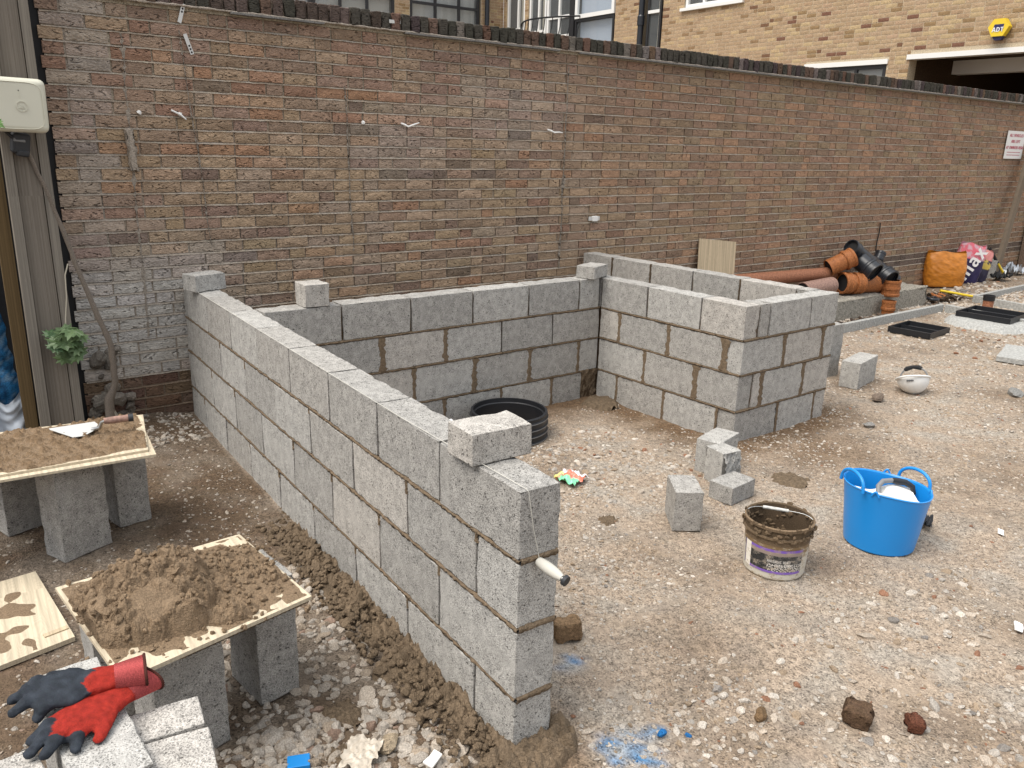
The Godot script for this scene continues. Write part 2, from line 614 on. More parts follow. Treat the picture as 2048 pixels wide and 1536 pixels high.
# where the pebbles lie: [x0, x1, z0, z1, number, smallest, largest]
func build_gravel() -> void:
	var zones := [
		[-0.95, -0.13, -1.45, -0.02, 2300, 0.009, 0.024, 1.0], [-0.75, -0.1, -0.5, 0.25, 900, 0.008, 0.030, 1.0], [-1.5, -0.05, -3.7, 0.4, 5200, 0.003, 0.011, 0.6],
		[-0.5, 0.0, -3.7, -3.2, 500, 0.008, 0.022, 1.0], [0.2, 1.7, -0.05, 1.1, 800, 0.005, 0.018, 1.0], [0.2, 3.2, -1.6, 1.2, 15000, 0.002, 0.0085, 0.6], [0.3, 2.4, 0.05, 1.1, 550, 0.008, 0.024, 1.0],
		[0.25, 2.65, -2.55, -1.0, 3600, 0.003, 0.010, 0.7], [0.9, 2.4, -2.2, -1.2, 800, 0.009, 0.020, 1.0], [0.2, 1.3, -1.3, -0.4, 900, 0.005, 0.014, 1.0],
		[2.8, 6.2, -3.1, 0.9, 14000, 0.003, 0.013, 0.7], [3.7, 9.5, -3.1, -0.4, 8000, 0.004, 0.015, 0.8], [6.2, 11.0, -3.35, -1.5, 2600, 0.009, 0.026, 0.9],
		[5.0, 9.4, -3.6, -3.2, 900, 0.012, 0.030, 1.0], [8.3, 10.5, -3.75, -2.9, 1100, 0.014, 0.035, 1.0], [9.0, 12.8, -4.1, -3.3, 700, 0.008, 0.03, 0.8],
	]
	var variants := 8
	var sets := []
	for i in variants:
		sets.append([])
	for q in zones:
		for i in int(q[4]):
			var x := rng.randf_range(q[0], q[1])
			var z := rng.randf_range(q[2], q[3])
			var clump := broad.get_noise_2d(x * 70.0 + 300.0, z * 70.0)
			if clump < rng.randf_range(-0.5, 0.25) * float(q[7]) and rng.randf() < 0.75:
				continue
			if x > -0.02 and x < 0.16 and z < 0.02:
				continue
			var r: float = lerpf(q[5], q[6], pow(rng.randf(), 2.2))
			var b := Basis.from_euler(Vector3(rng.randf_range(-0.5, 0.5), rng.randf() * TAU, rng.randf_range(-0.5, 0.5))).scaled_local(Vector3(r * rng.randf_range(0.9, 1.7), r * (rng.randf_range(0.5, 0.9) if float(q[5]) > 0.0075 else rng.randf_range(0.3, 0.65)), r))
			sets[rng.randi() % variants].append([Transform3D(b, Vector3(x, ground_y(x, z) + r * rng.randf_range(-0.2, 0.12), z)), stone_colour(x, z)])
	var root := thing("gravel", "pale angular gravel and stone chips scattered over the site", "gravel")
	root.set_meta("kind", "stuff")
	for i in variants:
		var mb := MB.new()
		rock(mb, Transform3D(), Vector3.ONE, 400 + i, Color.WHITE, 0.3, 9)
		var mm := MultiMesh.new()
		mm.transform_format = MultiMesh.TRANSFORM_3D
		mm.use_colors = true
		mm.mesh = mb.commit()
		mm.instance_count = sets[i].size()
		for k in sets[i].size():
			mm.set_instance_transform(k, sets[i][k][0])
			mm.set_instance_color(k, sets[i][k][1])
		var o := MultiMeshInstance3D.new()
		o.name = numbered("stones", root)
		o.multimesh = mm
		o.material_override = M.stone
		o.set_meta("kind", "stuff")
		root.add_child(o, true)


# ---------------------------------------------------------------- old brick wall
func brick_into(mb: MB, xf: Transform3D, l: float, h: float, key: float, col: Color, nu := 5, nv := 4, torn := 1.0) -> void:
	var p := []
	for j in nv:
		for i in nu:
			var x := (float(i) / (nu - 1) - 0.5) * l
			var y := (float(j) / (nv - 1) - 0.5) * h
			var edge := i == 0 or j == 0 or i == nu - 1 or j == nv - 1
			var z := 0.004 * torn * lump.get_noise_3d(x * 60.0 + key * 17.0, y * 160.0, key * 5.0)
			if edge:
				z -= 0.0022 + 0.003 * absf(lump.get_noise_3d(x * 70.0, y * 90.0, key * 3.0))
				x *= 1.0 - 0.012 * absf(lump.get_noise_2d(key * 40.0, y * 300.0))
				y *= 1.0 - 0.05 * absf(lump.get_noise_2d(key * 50.0, x * 200.0))
			p.append(Vector3(x, y, z))
	var base := mb.v.size()
	for j in nv:
		for i in nu:
			var du: Vector3 = p[j * nu + mini(i + 1, nu - 1)] - p[j * nu + maxi(i - 1, 0)]
			var dv: Vector3 = p[mini(j + 1, nv - 1) * nu + i] - p[maxi(j - 1, 0) * nu + i]
			mb.vert(xf * p[j * nu + i], xf.basis * du.cross(dv).normalized(), col)
	for j in nv - 1:
		for i in nu - 1:
			var q := base + j * nu + i
			mb.quad(q, q + 1, q + nu + 1, q + nu)
	var ring := []
	for i in nu:
		ring.append(i)
	for j in range(1, nv):
		ring.append(j * nu + nu - 1)
	for i in range(nu - 2, -1, -1):
		ring.append((nv - 1) * nu + i)
	for j in range(nv - 2, 0, -1):
		ring.append(j * nu)
	for k in ring.size():
		var a: Vector3 = p[ring[k]]
		var b: Vector3 = p[ring[(k + 1) % ring.size()]]
		var nn := Vector3(b.y - a.y, a.x - b.x, 0.0).normalized()
		mb.face(xf * a, xf * b, xf * Vector3(b.x, b.y, -0.03), xf * Vector3(a.x, a.y, -0.03), xf.basis * nn, col)


func wall_colour(x: float, y: float, r: float, r2: float) -> Color:
	var tan_ := Color(0.49, 0.365, 0.25)
	var ochre := Color(0.55, 0.41, 0.255)
	var red := Color(0.40, 0.215, 0.155)
	var orange := Color(0.52, 0.265, 0.155)
	var brown := Color(0.36, 0.265, 0.19)
	var plum := Color(0.36, 0.25, 0.205)
	var dark := Color(0.145, 0.12, 0.108)
	var grey := Color(0.45, 0.36, 0.28)
	var c := tan_
	var high := smoothstep(1.55, 2.15, y)
	var right := smoothstep(2.5, 5.5, x)
	if r < 0.028:
		c = dark
	elif r < lerpf(0.10, 0.26, high):
		c = red.lerp(plum, r2)
	elif r < lerpf(0.20, 0.66, high):
		c = plum.lerp(brown, r2)
	elif r < lerpf(0.36, 0.74, high):
		c = brown
	elif r < lerpf(0.46, 0.8, high):
		c = grey
	elif r < lerpf(0.66, 0.93, high):
		c = tan_
	elif r < 0.90:
		c = ochre.lerp(tan_, r2)
	else:
		c = orange.lerp(tan_, r2 * 0.7)
	if right > 0.0:
		var d := brown.lerp(red, r2 * 0.75) if r < 0.42 else (Color(0.40, 0.31, 0.19) if r < 0.7 else tan_.lerp(orange, 0.25 + r2 * 0.55))
		d = d.lerp(Color(0.46, 0.25, 0.16), clampf(broad.get_noise_2d(x * 60.0, y * 14.0) * 1.2, 0.0, 0.55))
		c = c.lerp(d * 0.95, right * 0.85)
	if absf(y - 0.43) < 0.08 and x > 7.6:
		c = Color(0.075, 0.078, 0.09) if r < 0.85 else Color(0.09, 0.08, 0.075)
	c = c.lerp(Color(0.45, 0.305, 0.205), 0.38) * lerpf(0.94, 1.2, r2)
	if y < 0.30 and x < 4.0:
		c = c.lerp(Color(0.17, 0.10, 0.07), 0.8)
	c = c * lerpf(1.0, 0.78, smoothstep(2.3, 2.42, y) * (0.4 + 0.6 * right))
	c.a = 1.0
	return c.lerp(Color(0.74, 0.72, 0.68), whitewash(x, y))


func whitewash(x: float, y: float) -> float:
	var w := smoothstep(1.25, 0.75, y) * smoothstep(0.27, 0.36, y) * smoothstep(0.55, -0.05, x + 0.25 * lump.get_noise_2d(x * 6.0, y * 14.0))
	w = maxf(w * 0.82, 0.30 * smoothstep(0.16, 0.04, absf(x + 0.42)) * smoothstep(0.2, 0.5, y))
	w = maxf(w, 0.22 * smoothstep(0.6, 0.0, Vector2(x - 1.6, (y - 1.75) * 1.6).length()))
	w = maxf(w, 0.20 * smoothstep(0.9, 0.0, Vector2(x - 2.6, (y - 2.0) * 2.2).length()))
	return clampf(w, 0.0, 0.85)


func tinted(base: String, c: Color) -> StandardMaterial3D:
	var q := Color(snappedf(c.r, 0.02), snappedf(c.g, 0.015), snappedf(c.b, 0.015))
	var key := base + str(q)
	if not cache.has(key):
		var m: StandardMaterial3D = M[base].duplicate()
		m.albedo_color = q.linear_to_srgb()
		cache[key] = m
	return cache[key]


# bricks: [centre, length, height, colour] in the frame of root; the 300 that show largest become parts, the rest one mesh
func lay_bricks(root: Node3D, list: Array, base: String, torn: float) -> void:
	var score := []
	for k in list.size():
		var w: Vector3 = root.transform * (list[k][0] as Vector3)
		var px := at_px(w)
		var d := w.distance_to(CAM_POS)
		if px.x < -20 or px.x > 2060 or px.y < -10 or px.y > 1540 or list[k].size() > 4:
			d += 1000.0
		score.append([d / sqrt(float(list[k][1])), k])
	score.sort_custom(func(a, b): return a[0] < b[0])
	var rest := MB.new()
	for s in score.size():
		var b: Array = list[score[s][1]]
		if s < 300 and score[s][0] < 900.0:
			var header: bool = b[1] < 0.15
			var v := (s * 7 + int(b[1] * 1000.0)) % 7
			var key := "brick_%s_%d_%s" % [base, v, header]
			if not cache.has(key):
				var mb := MB.new()
				brick_into(mb, Transform3D(), 0.1025 if header else 0.214, 0.0645, v * 3.7 + (11.0 if header else 0.0), Color.WHITE, 4 if header else 5, 4, torn)
				cache[key] = mb.commit()
			var l: float = 0.1025 if header else 0.214
			part("brick", cache[key], tinted(base, b[3]), root, Transform3D(Basis.from_scale(Vector3(b[1] / l, b[2] / 0.0645, 1.0)), b[0]))
		else:
			brick_into(rest, Transform3D(Basis(), b[0]), b[1], b[2], float(score[s][1]) * 0.37, b[3], 4 if b[1] > 0.15 else 3, 3, torn)
	if rest.v.size():
		part("bricks", rest.commit(), M[base], root).set_meta("kind", "stuff")


func build_brick_wall() -> void:
	var root := thing("brick_wall", "tall old weathered brick wall with dark coping across the back of the site", "wall", Vector3(0, 0, -3.723), WALL_TURN)
	# mortar behind and between the bricks, a little behind their faces
	var p := PackedVector3Array()
	var c := PackedColorArray()
	var nx := 300
	var ny := 48
	for j in ny:
		for i in nx:
			var x := lerpf(-0.60, 13.3, float(i) / (nx - 1))
			var y := lerpf(-0.25, 2.475, float(j) / (ny - 1))
			p.append(Vector3(x, y, -0.0105 + 0.0035 * lump.get_noise_2d(x * 90.0, y * 90.0)))
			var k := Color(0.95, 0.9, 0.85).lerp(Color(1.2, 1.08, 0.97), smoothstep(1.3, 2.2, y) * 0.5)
			if y < 0.28:
				k = k.lerp(Color(0.5, 0.42, 0.36), 0.8)
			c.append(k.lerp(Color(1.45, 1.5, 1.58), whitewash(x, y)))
	var mb := MB.new()
	mb.sheet(p, nx, ny, c, Vector3.BACK)
	for r in 35:
		var yb := 2.4218 - LINES * (r + 0.5)
		var bp := PackedVector3Array()
		var bc := PackedColorArray()
		for j in 3:
			for i in 560:
				var x := lerpf(-0.60, 13.3, i / 559.0)
				var wob := 0.0026 * lump.get_noise_2d(x * 16.0, r * 7.0)
				bp.append(Vector3(x, yb + [-0.0068, -0.0035, 0.0062][j] + wob, [0.0012, -0.0005, -0.0125][j] + 0.0022 * lump.get_noise_2d(x * 28.0, r * 5.0 + j)))
				bc.append((Color(1.0, 0.95, 0.89) * (1.0 + 0.45 * lump.get_noise_2d(x * 5.0, r * 3.0))).lerp(Color(1.45, 1.5, 1.58), whitewash(x, yb)) if yb > 0.28 else Color(0.55, 0.47, 0.4))
		mb.sheet(bp, 560, 3, bc, Vector3(0, 0.3, 1))
	mb.box(Vector3(13.89, 2.7, 0.2), Transform3D(Basis(), Vector3(6.35, 1.12, -0.125)), Color(0.6, 0.5, 0.45))
	part("mortar", mb.commit(), M.old_mortar, root)
	var list := []
	for r in 35:
		var y := 2.4218 - LINES * r
		var x := -0.612 - (0.0 if r % 2 else 0.11) + rng.randf_range(-0.01, 0.01)
		var run := rng.randi_range(0, 3)
		while x < 13.2:
			var l := 0.214
			run += 1
			if run > 2 and rng.randf() < 0.5 or run > 4:
				l = 0.1025
				run = 0
			var lo := maxf(x, -0.617)
			var hi := x + l
			if hi - lo > 0.04:
				var mid := (lo + hi) / 2
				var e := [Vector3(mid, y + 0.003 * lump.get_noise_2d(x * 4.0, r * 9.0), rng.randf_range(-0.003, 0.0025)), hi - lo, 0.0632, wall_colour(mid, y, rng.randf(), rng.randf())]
				if (mid > 0.25 and y < 0.72 and mid < 4.8) or (mid < 0.15 and y < 0.1):
					e.append(true)
				list.append(e)
			x += l + rng.randf_range(0.009, 0.013)
	lay_bricks(root, list, "brick", 1.0)
	# old pale mortar scars that run up the wall
	var scar := MB.new()
	for s in [[0.115, 0.21, 2.35, 1.1, 0.006], [1.165, 1.19, 2.1, 1.0, 0.006], [3.128, 3.11, 2.36, 0.75, 0.006], [-0.205, -0.222, 2.3, 0.55, 0.012], [3.14, 3.12, 1.52, 1.36, 0.022]]:
		var prev := []
		for k in 90:
			var t := k / 89.0
			var y: float = lerpf(s[2], s[3], t)
			var x: float = lerpf(s[0], s[1], t) + 0.012 * broad.get_noise_2d(y * 80.0, s[0] * 50.0)
			var w: float = s[4] * maxf(0.0, 0.6 + 1.7 * lump.get_noise_2d(y * 40.0, s[0] * 90.0))
			var row := [scar.vert(Vector3(x - w, y, -0.006), Vector3.BACK, Color(1.5, 1.42, 1.3)), scar.vert(Vector3(x, y, 0.010), Vector3.BACK, Color(1.5, 1.42, 1.3)), scar.vert(Vector3(x + w, y, -0.006), Vector3.BACK, Color(1.5, 1.42, 1.3))]
			if prev.size():
				scar.quad(prev[0], prev[1], row[1], row[0])
				scar.quad(prev[1], prev[2], row[2], row[1])
			prev = row
	part("mortar_scar", scar.commit(), M.old_mortar, root)
	# coping of bricks on edge, and the tile course under it
	var cop := []
	for k in 6:
		var q := MB.new()
		rbox(q, Transform3D(), Vector3(0.067, 0.108, 0.235), 0.008, Vector3i(2, 3, 3), 0.012, 0.004, k * 5.3)
		cop.append(q.commit())
	var x := -0.60
	while x < 13.2:
		var r := rng.randf()
		var col := Color(0.095, 0.082, 0.07) if r < 0.7 else (Color(0.19, 0.12, 0.09) if r < 0.9 else Color(0.22, 0.19, 0.17))
		if x < 1.4 and r > 0.35:
			col = col.lerp(Color(0.14, 0.10, 0.08), 0.6)
		var b := Basis.from_euler(Vector3(rng.randf_range(-0.02, 0.02), rng.randf_range(-0.02, 0.02), rng.randf_range(-0.03, 0.03)))
		part("coping_brick", cop[rng.randi() % 6], tinted("brick", col * rng.randf_range(0.85, 1.15)), root, Transform3D(b, Vector3(x + 0.034, 2.536 + rng.randf_range(-0.004, 0.004), -0.095 + rng.randf_range(-0.006, 0.006))))
		x += 0.0757
	var bed := MB.new()
	bed.box(Vector3(13.86, 0.09, 0.19), Transform3D(Basis(), Vector3(6.34, 2.525, -0.098)), Color(0.7, 0.65, 0.6))
	bed.box(Vector3(13.86, 0.025, 0.205), Transform3D(Basis(), Vector3(6.34, 2.468, -0.102)), Color(1.1, 1.0, 0.9))
	part("coping_bed", bed.commit(), M.old_mortar, root)
	for run in [[0.42, 1.02], [1.62, 3.0], [3.22, 13.15]]:
		var a: float = run[0]
		while a < run[1] - 0.05:
			var l := minf(rng.randf_range(0.24, 0.30), run[1] - a)
			var q := MB.new()
			rbox(q, Transform3D(), Vector3(l, 0.012, 0.06), 0.002, Vector3i(5, 1, 1), 0.004, 0.001, a * 3.0)
			part("creasing_tile", q.commit(), M.wall_tile, root, Transform3D(Basis.from_euler(Vector3(0, rng.randf_range(-0.006, 0.006), rng.randf_range(-0.004, 0.004))), Vector3(a + l / 2, 2.470, 0.012)))
			a += l + 0.004
	var lip := MB.new()
	var lp := []
	var lr := []
	for k in 420:
		var lx := lerpf(-0.6, 13.2, k / 419.0)
		lp.append(Vector3(lx, 2.480 + 0.003 * lump.get_noise_2d(lx * 12.0, 3.0), 0.018 + 0.006 * lump.get_noise_2d(lx * 70.0, 9.0)))
		lr.append(0.0055 + 0.006 * absf(lump.get_noise_2d(lx * 80.0, 40.0)))
	tube(lip, lp, lr, 6, Color(1.4, 1.3, 1.15))
	part("mortar_lip", lip.commit(), M.old_mortar, root)
	# crumbled footing at the wall's left foot
	var foot := MB.new()
	for k in 26:
		var q := Vector3(rng.randf_range(-0.60, -0.36), rng.randf_range(0.02, 0.5), rng.randf_range(-0.02, 0.03))
		rock(foot, Transform3D(Basis.from_euler(Vector3(rng.randf() * 3.0, rng.randf() * 3.0, 0)), q), Vector3(0.05, 0.035, 0.04) * rng.randf_range(0.6, 1.5), 900 + k, Color(0.34, 0.30, 0.255) * rng.randf_range(0.7, 1.1))
	part("broken_footing", foot.commit(), M.rubble_stone, root)


# things fixed in or stuck to the old wall; x along the wall, y up, z out of it
func on_wall(x: float, y: float, z: float) -> Vector3:
	return Vector3(0, 0, -3.723) + Vector3(x * cos(WALL_TURN), y, -x * sin(WALL_TURN)) + Vector3(sin(WALL_TURN), 0, cos(WALL_TURN)) * z


func strap(label: String, x: float, y: float, l: float, ang: float, out: float) -> void:
	var o := thing("wall_tie", label, "wall tie", on_wall(x, y, 0.006), WALL_TURN, "metal wall ties left in the old brick wall")
	var outline := PackedVector2Array([Vector2(-l / 2, -0.011), Vector2(l / 2, -0.011), Vector2(l / 2, 0.011), Vector2(-l / 2, 0.011)])
	var b := Basis.from_euler(Vector3(0, out, ang))
	var mb := MB.new()
	slab(mb, Transform3D(b, b.x * l * 0.45 * sin(out) * 0.0 + Vector3(0, 0, absf(sin(out)) * l * 0.5)), outline, 0.003)
	part("strip", mb.commit(), M.steel_dull, o)
	var holes := MB.new()
	for k in 3:
		var q := Transform3D(b, Vector3(0, 0, absf(sin(out)) * l * 0.5) + b * Vector3(l * (0.08 + k * 0.16), 0, 0.0018))
		lathe(holes, q * Transform3D(Basis(Vector3.RIGHT, PI / 2), Vector3.ZERO), [Vector2(0.0, 0.0006), Vector2(0.006, 0.0006)], 10)
	part("hole", holes.commit(), M.black_matt, o)


func build_wall_fittings() -> void:
	strap("bent perforated strip hanging from the top left of the brick wall", 0.135, 2.44, 0.11, 1.25, 0.15)
	strap("perforated metal strip hanging below the topmost one on the brick wall", 0.162, 2.275, 0.115, -1.25, 0.1)
	strap("short perforated tie lying across the coping bricks", 1.545, 2.535, 0.10, 0.05, 0.2)
	var hooks := [[1.644, 1.868, "small white bent tie sticking out of the wall, middle of three"], [2.987, 1.866, "thin white bent tie in the wall, furthest right at that height"], [1.29, 1.873, "small pale stub of a tie, left of the bent ones"], [-0.148, 1.879, "small pale stub of a tie above the mortar ridge"], [0.082, 1.88, "broken pale tie on a dark brick at the left of the wall"]]
	for k in hooks.size():
		var h: Array = hooks[k]
		var o := thing("wall_tie", h[2], "wall tie", on_wall(h[0], h[1], 0.0), WALL_TURN, "metal wall ties left in the old brick wall")
		var mb := MB.new()
		if k < 2:
			tube(mb, [Vector3(-0.05, 0.01, -0.005), Vector3(-0.035, 0.0, 0.03), Vector3(-0.02, -0.012, 0.045), Vector3(0.03, -0.008 + 0.014 * (1 - k), 0.05), Vector3(0.07, -0.012 + 0.03 * (1 - k), 0.045)], [0.007, 0.007, 0.007, 0.006, 0.003], 7)
		else:
			rock(mb, Transform3D(Basis(), Vector3(0, 0, 0.006)), Vector3(0.016, 0.014, 0.016), 60 + k)
			if k == 4:
				tube(mb, [Vector3(-0.05, 0.02, 0.004), Vector3(0.0, -0.005, 0.018), Vector3(0.03, -0.03, 0.012)], [0.006, 0.007, 0.004], 6)
		part("stub", mb.commit(), M.paper, o)
	# ridge of mortar left standing on the wall
	var rb := MB.new()
	rbox(rb, Transform3D(Basis.from_euler(Vector3(0, 0.12, 0.03)), Vector3(0, 0, 0.014)), Vector3(0.05, 0.245, 0.045), 0.012, Vector3i(4, 12, 3), 0.022, 0.012, 4.2, Color(1.45, 1.35, 1.25))
	tag(part("mortar_ridge", rb.commit(), M.old_mortar, self, Transform3D(Basis(Vector3.UP, WALL_TURN), on_wall(-0.213, 1.667, 0.0))), "upright ridge of old mortar standing proud of the brick wall", "mortar")
	# small clear plastic clip box
	var cl := thing("junction_clip", "small white plastic clip fixed to the brick wall above the block bay", "clip", on_wall(3.489, 1.153, 0.0), WALL_TURN)
	var b1 := MB.new()
	rbox(b1, Transform3D(Basis(), Vector3(0, 0, 0.014)), Vector3(0.055, 0.045, 0.028), 0.005, Vector3i(2, 2, 1), 0.0, 0.0, 0.0)
	part("cover", b1.commit(), M.paper, cl)
	for s: float in [-1.0, 1.0]:
		var b2 := MB.new()
		rbox(b2, Transform3D(Basis(), Vector3(s * 0.045, 0, 0.007)), Vector3(0.036, 0.036, 0.012), 0.004, Vector3i(2, 2, 1), 0.0, 0.0, 0.0)
		part("lug", b2.commit(), M.steel_dull, cl)
	# notice
	var sg := thing("notice_sign", "white notice sign with red lettering at the right end of the brick wall", "sign", on_wall(11.46, 1.92, 0.02), WALL_TURN)
	var sb := MB.new()
	rbox(sb, Transform3D(Basis(Vector3.BACK, 0.0), Vector3.ZERO), Vector3(0.56, 0.375, 0.008), 0.002, Vector3i(2, 2, 1), 0.0, 0.0, 0.0)
	part("board", sb.commit(), M.white_paint, sg)
	var rows := [["ALL VEHICLES", 0.135, 0.040], ["ARE LEFT", 0.055, 0.040], ["AT OWNERS RISK", -0.028, 0.040]]
	for r in rows:
		lettering(r[0], r[2], 0.002, M.red_print, sg, Transform3D(Basis.from_scale(Vector3(1.25, 1, 1)), Vector3(0, r[1] - r[2] * 0.2, 0.0055)))
	var bars := MB.new()
	for k in 2:
		for i in 16:
			bars.box(Vector3(0.018, 0.010, 0.001), Transform3D(Basis(), Vector3(-0.205 + i * 0.0265, -0.100 - k * 0.037, 0.0048)))
	part("small_print", bars.commit(), M.red_print, sg)
	# thin black cable that drops down the wall
	var cb := MB.new()
	var pts := []
	for k in 14:
		pts.append(on_wall(8.20 + 0.012 * sin(k * 1.1), 0.95 - k * 0.06, 0.012))
	tube(cb, pts, [0.007], 7)
	tag(part("wall_cable", cb.commit(), M.black_matt), "thin black cable hanging down the brick wall behind the black pipes", "cable")


# ---------------------------------------------------------------- building behind the wall
func panel(root: Node3D, called: String, x0: float, x1: float, y0: float, y1: float, z0: float, z1: float, m: Material) -> void:
	var mb := MB.new()
	mb.box(Vector3(x1 - x0, y1 - y0, z1 - z0), Transform3D(Basis(), Vector3((x0 + x1) / 2, (y0 + y1) / 2, (z0 + z1) / 2)))
	part(called, mb.commit(), m, root)


# a window filling x0..x1, y0..y1 of a facade whose outside is z = 0; bars are fractions of its size
func window(root: Node3D, x0: float, x1: float, y0: float, y1: float, frame: Material, w: float, vbars: Array, hbars: Array, inside: String, set_back := 0.06) -> void:
	var h := MB.new()
	var z := -set_back
	for e in [[x0, x0 + w, y0, y1], [x1 - w, x1, y0, y1], [x0 + w, x1 - w, y0, y0 + w], [x0 + w, x1 - w, y1 - w, y1]]:
		h.box(Vector3(e[1] - e[0], e[3] - e[2], 0.07), Transform3D(Basis(), Vector3((e[0] + e[1]) / 2, (e[2] + e[3]) / 2, z)))
	for f: float in vbars:
		h.box(Vector3(w * 0.9, y1 - y0 - 2 * w, 0.064), Transform3D(Basis(), Vector3(lerpf(x0, x1, f), (y0 + y1) / 2, z)))
	for f: float in hbars:
		h.box(Vector3(x1 - x0 - 2 * w, w * 0.9, 0.058), Transform3D(Basis(), Vector3((x0 + x1) / 2, lerpf(y0, y1, f), z)))
	var o := part("window", h.commit(), frame, root)
	var g := MB.new()
	g.face(Vector3(x0 + w, y0 + w, z), Vector3(x1 - w, y0 + w, z), Vector3(x1 - w, y1 - w, z), Vector3(x0 + w, y1 - w, z), Vector3.BACK)
	part("pane", g.commit(), M.glass, o)
	var r := MB.new()
	var zb := -1.4
	r.face(Vector3(x0, y0, zb), Vector3(x1, y0, zb), Vector3(x1, y1, zb), Vector3(x0, y1, zb), Vector3.BACK)
	r.face(Vector3(x0, y0, zb), Vector3(x1, y0, zb), Vector3(x1, y0, -0.1), Vector3(x0, y0, -0.1), Vector3.UP)
	r.face(Vector3(x0, y1, zb), Vector3(x1, y1, zb), Vector3(x1, y1, -0.1), Vector3(x0, y1, -0.1), Vector3.DOWN)
	r.face(Vector3(x0, y0, zb), Vector3(x0, y1, zb), Vector3(x0, y1, -0.1), Vector3(x0, y0, -0.1), Vector3.RIGHT)
	r.face(Vector3(x1, y0, zb), Vector3(x1, y1, zb), Vector3(x1, y1, -0.1), Vector3(x1, y0, -0.1), Vector3.LEFT)
	part("room", r.commit(), M.room, o)
	if inside == "blind_or_sky_panel" or inside == "pale":
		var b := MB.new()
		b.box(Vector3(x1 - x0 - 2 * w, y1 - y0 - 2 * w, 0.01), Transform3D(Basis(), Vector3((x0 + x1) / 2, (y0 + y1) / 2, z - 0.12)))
		part("blind_or_sky_panel", b.commit(), M.blind_or_sky_panel if inside == "blind_or_sky_panel" else M.painted_sky_reflection, o)  # for pale windows an added panel painted as reflected sky, otherwise a real blind
	elif inside == "curtain":
		var p := PackedVector3Array()
		for j in 2:
			for i in 24:
				var t := i / 23.0
				p.append(Vector3(x1 - w - 0.02 - t * minf(0.42, (x1 - x0) * 0.4), y0 if j == 0 else y1, z - 0.16 + 0.03 * sin(t * 30.0)))
		var q := MB.new()
		q.sheet(p, 24, 2, PackedColorArray(), Vector3.BACK)
		part("curtain", q.commit(), M.curtain, o)


func facade_bricks(root: Node3D, x0: float, x1: float, y0: float, y1: float, holes: Array) -> Array:
	var list := []
	var r := 0
	var y := y0 + 0.0375
	while y < y1:
		var x := x0 - (0.1125 if r % 2 else 0.0)
		var q := 0
		while x < x1 - 0.02:
			var l := 0.215
			q += 1
			if q % 3 == 0 and r % 3 == 1:
				l = 0.1025
			var lo := maxf(x, x0)
			var hi := minf(x + l, x1)
			x += l + 0.01
			var cuts := [[lo, hi]]
			for h in holes:
				if y + 0.03 > h[2] and y - 0.03 < h[3]:
					var next := []
					for c in cuts:
						if c[1] <= h[0] or c[0] >= h[1]:
							next.append(c)
						else:
							next.append([c[0], h[0]])
							next.append([h[1], c[1]])
					cuts = next
			for c in cuts:
				if c[1] - c[0] < 0.04:
					continue
				var g := rng.randf()
				var col := Color(0.58, 0.42, 0.27).lerp(Color(0.50, 0.35, 0.22), rng.randf())
				if g < 0.12:
					col = Color(0.38, 0.25, 0.14)
				elif g < 0.15:
					col = Color(0.25, 0.14, 0.085)
				elif g > 0.85:
					col = Color(0.63, 0.46, 0.27)
				list.append([Vector3((c[0] + c[1]) / 2, y, 0.0), c[1] - c[0], 0.0655, col])
		y += 0.075
		r += 1
	return list


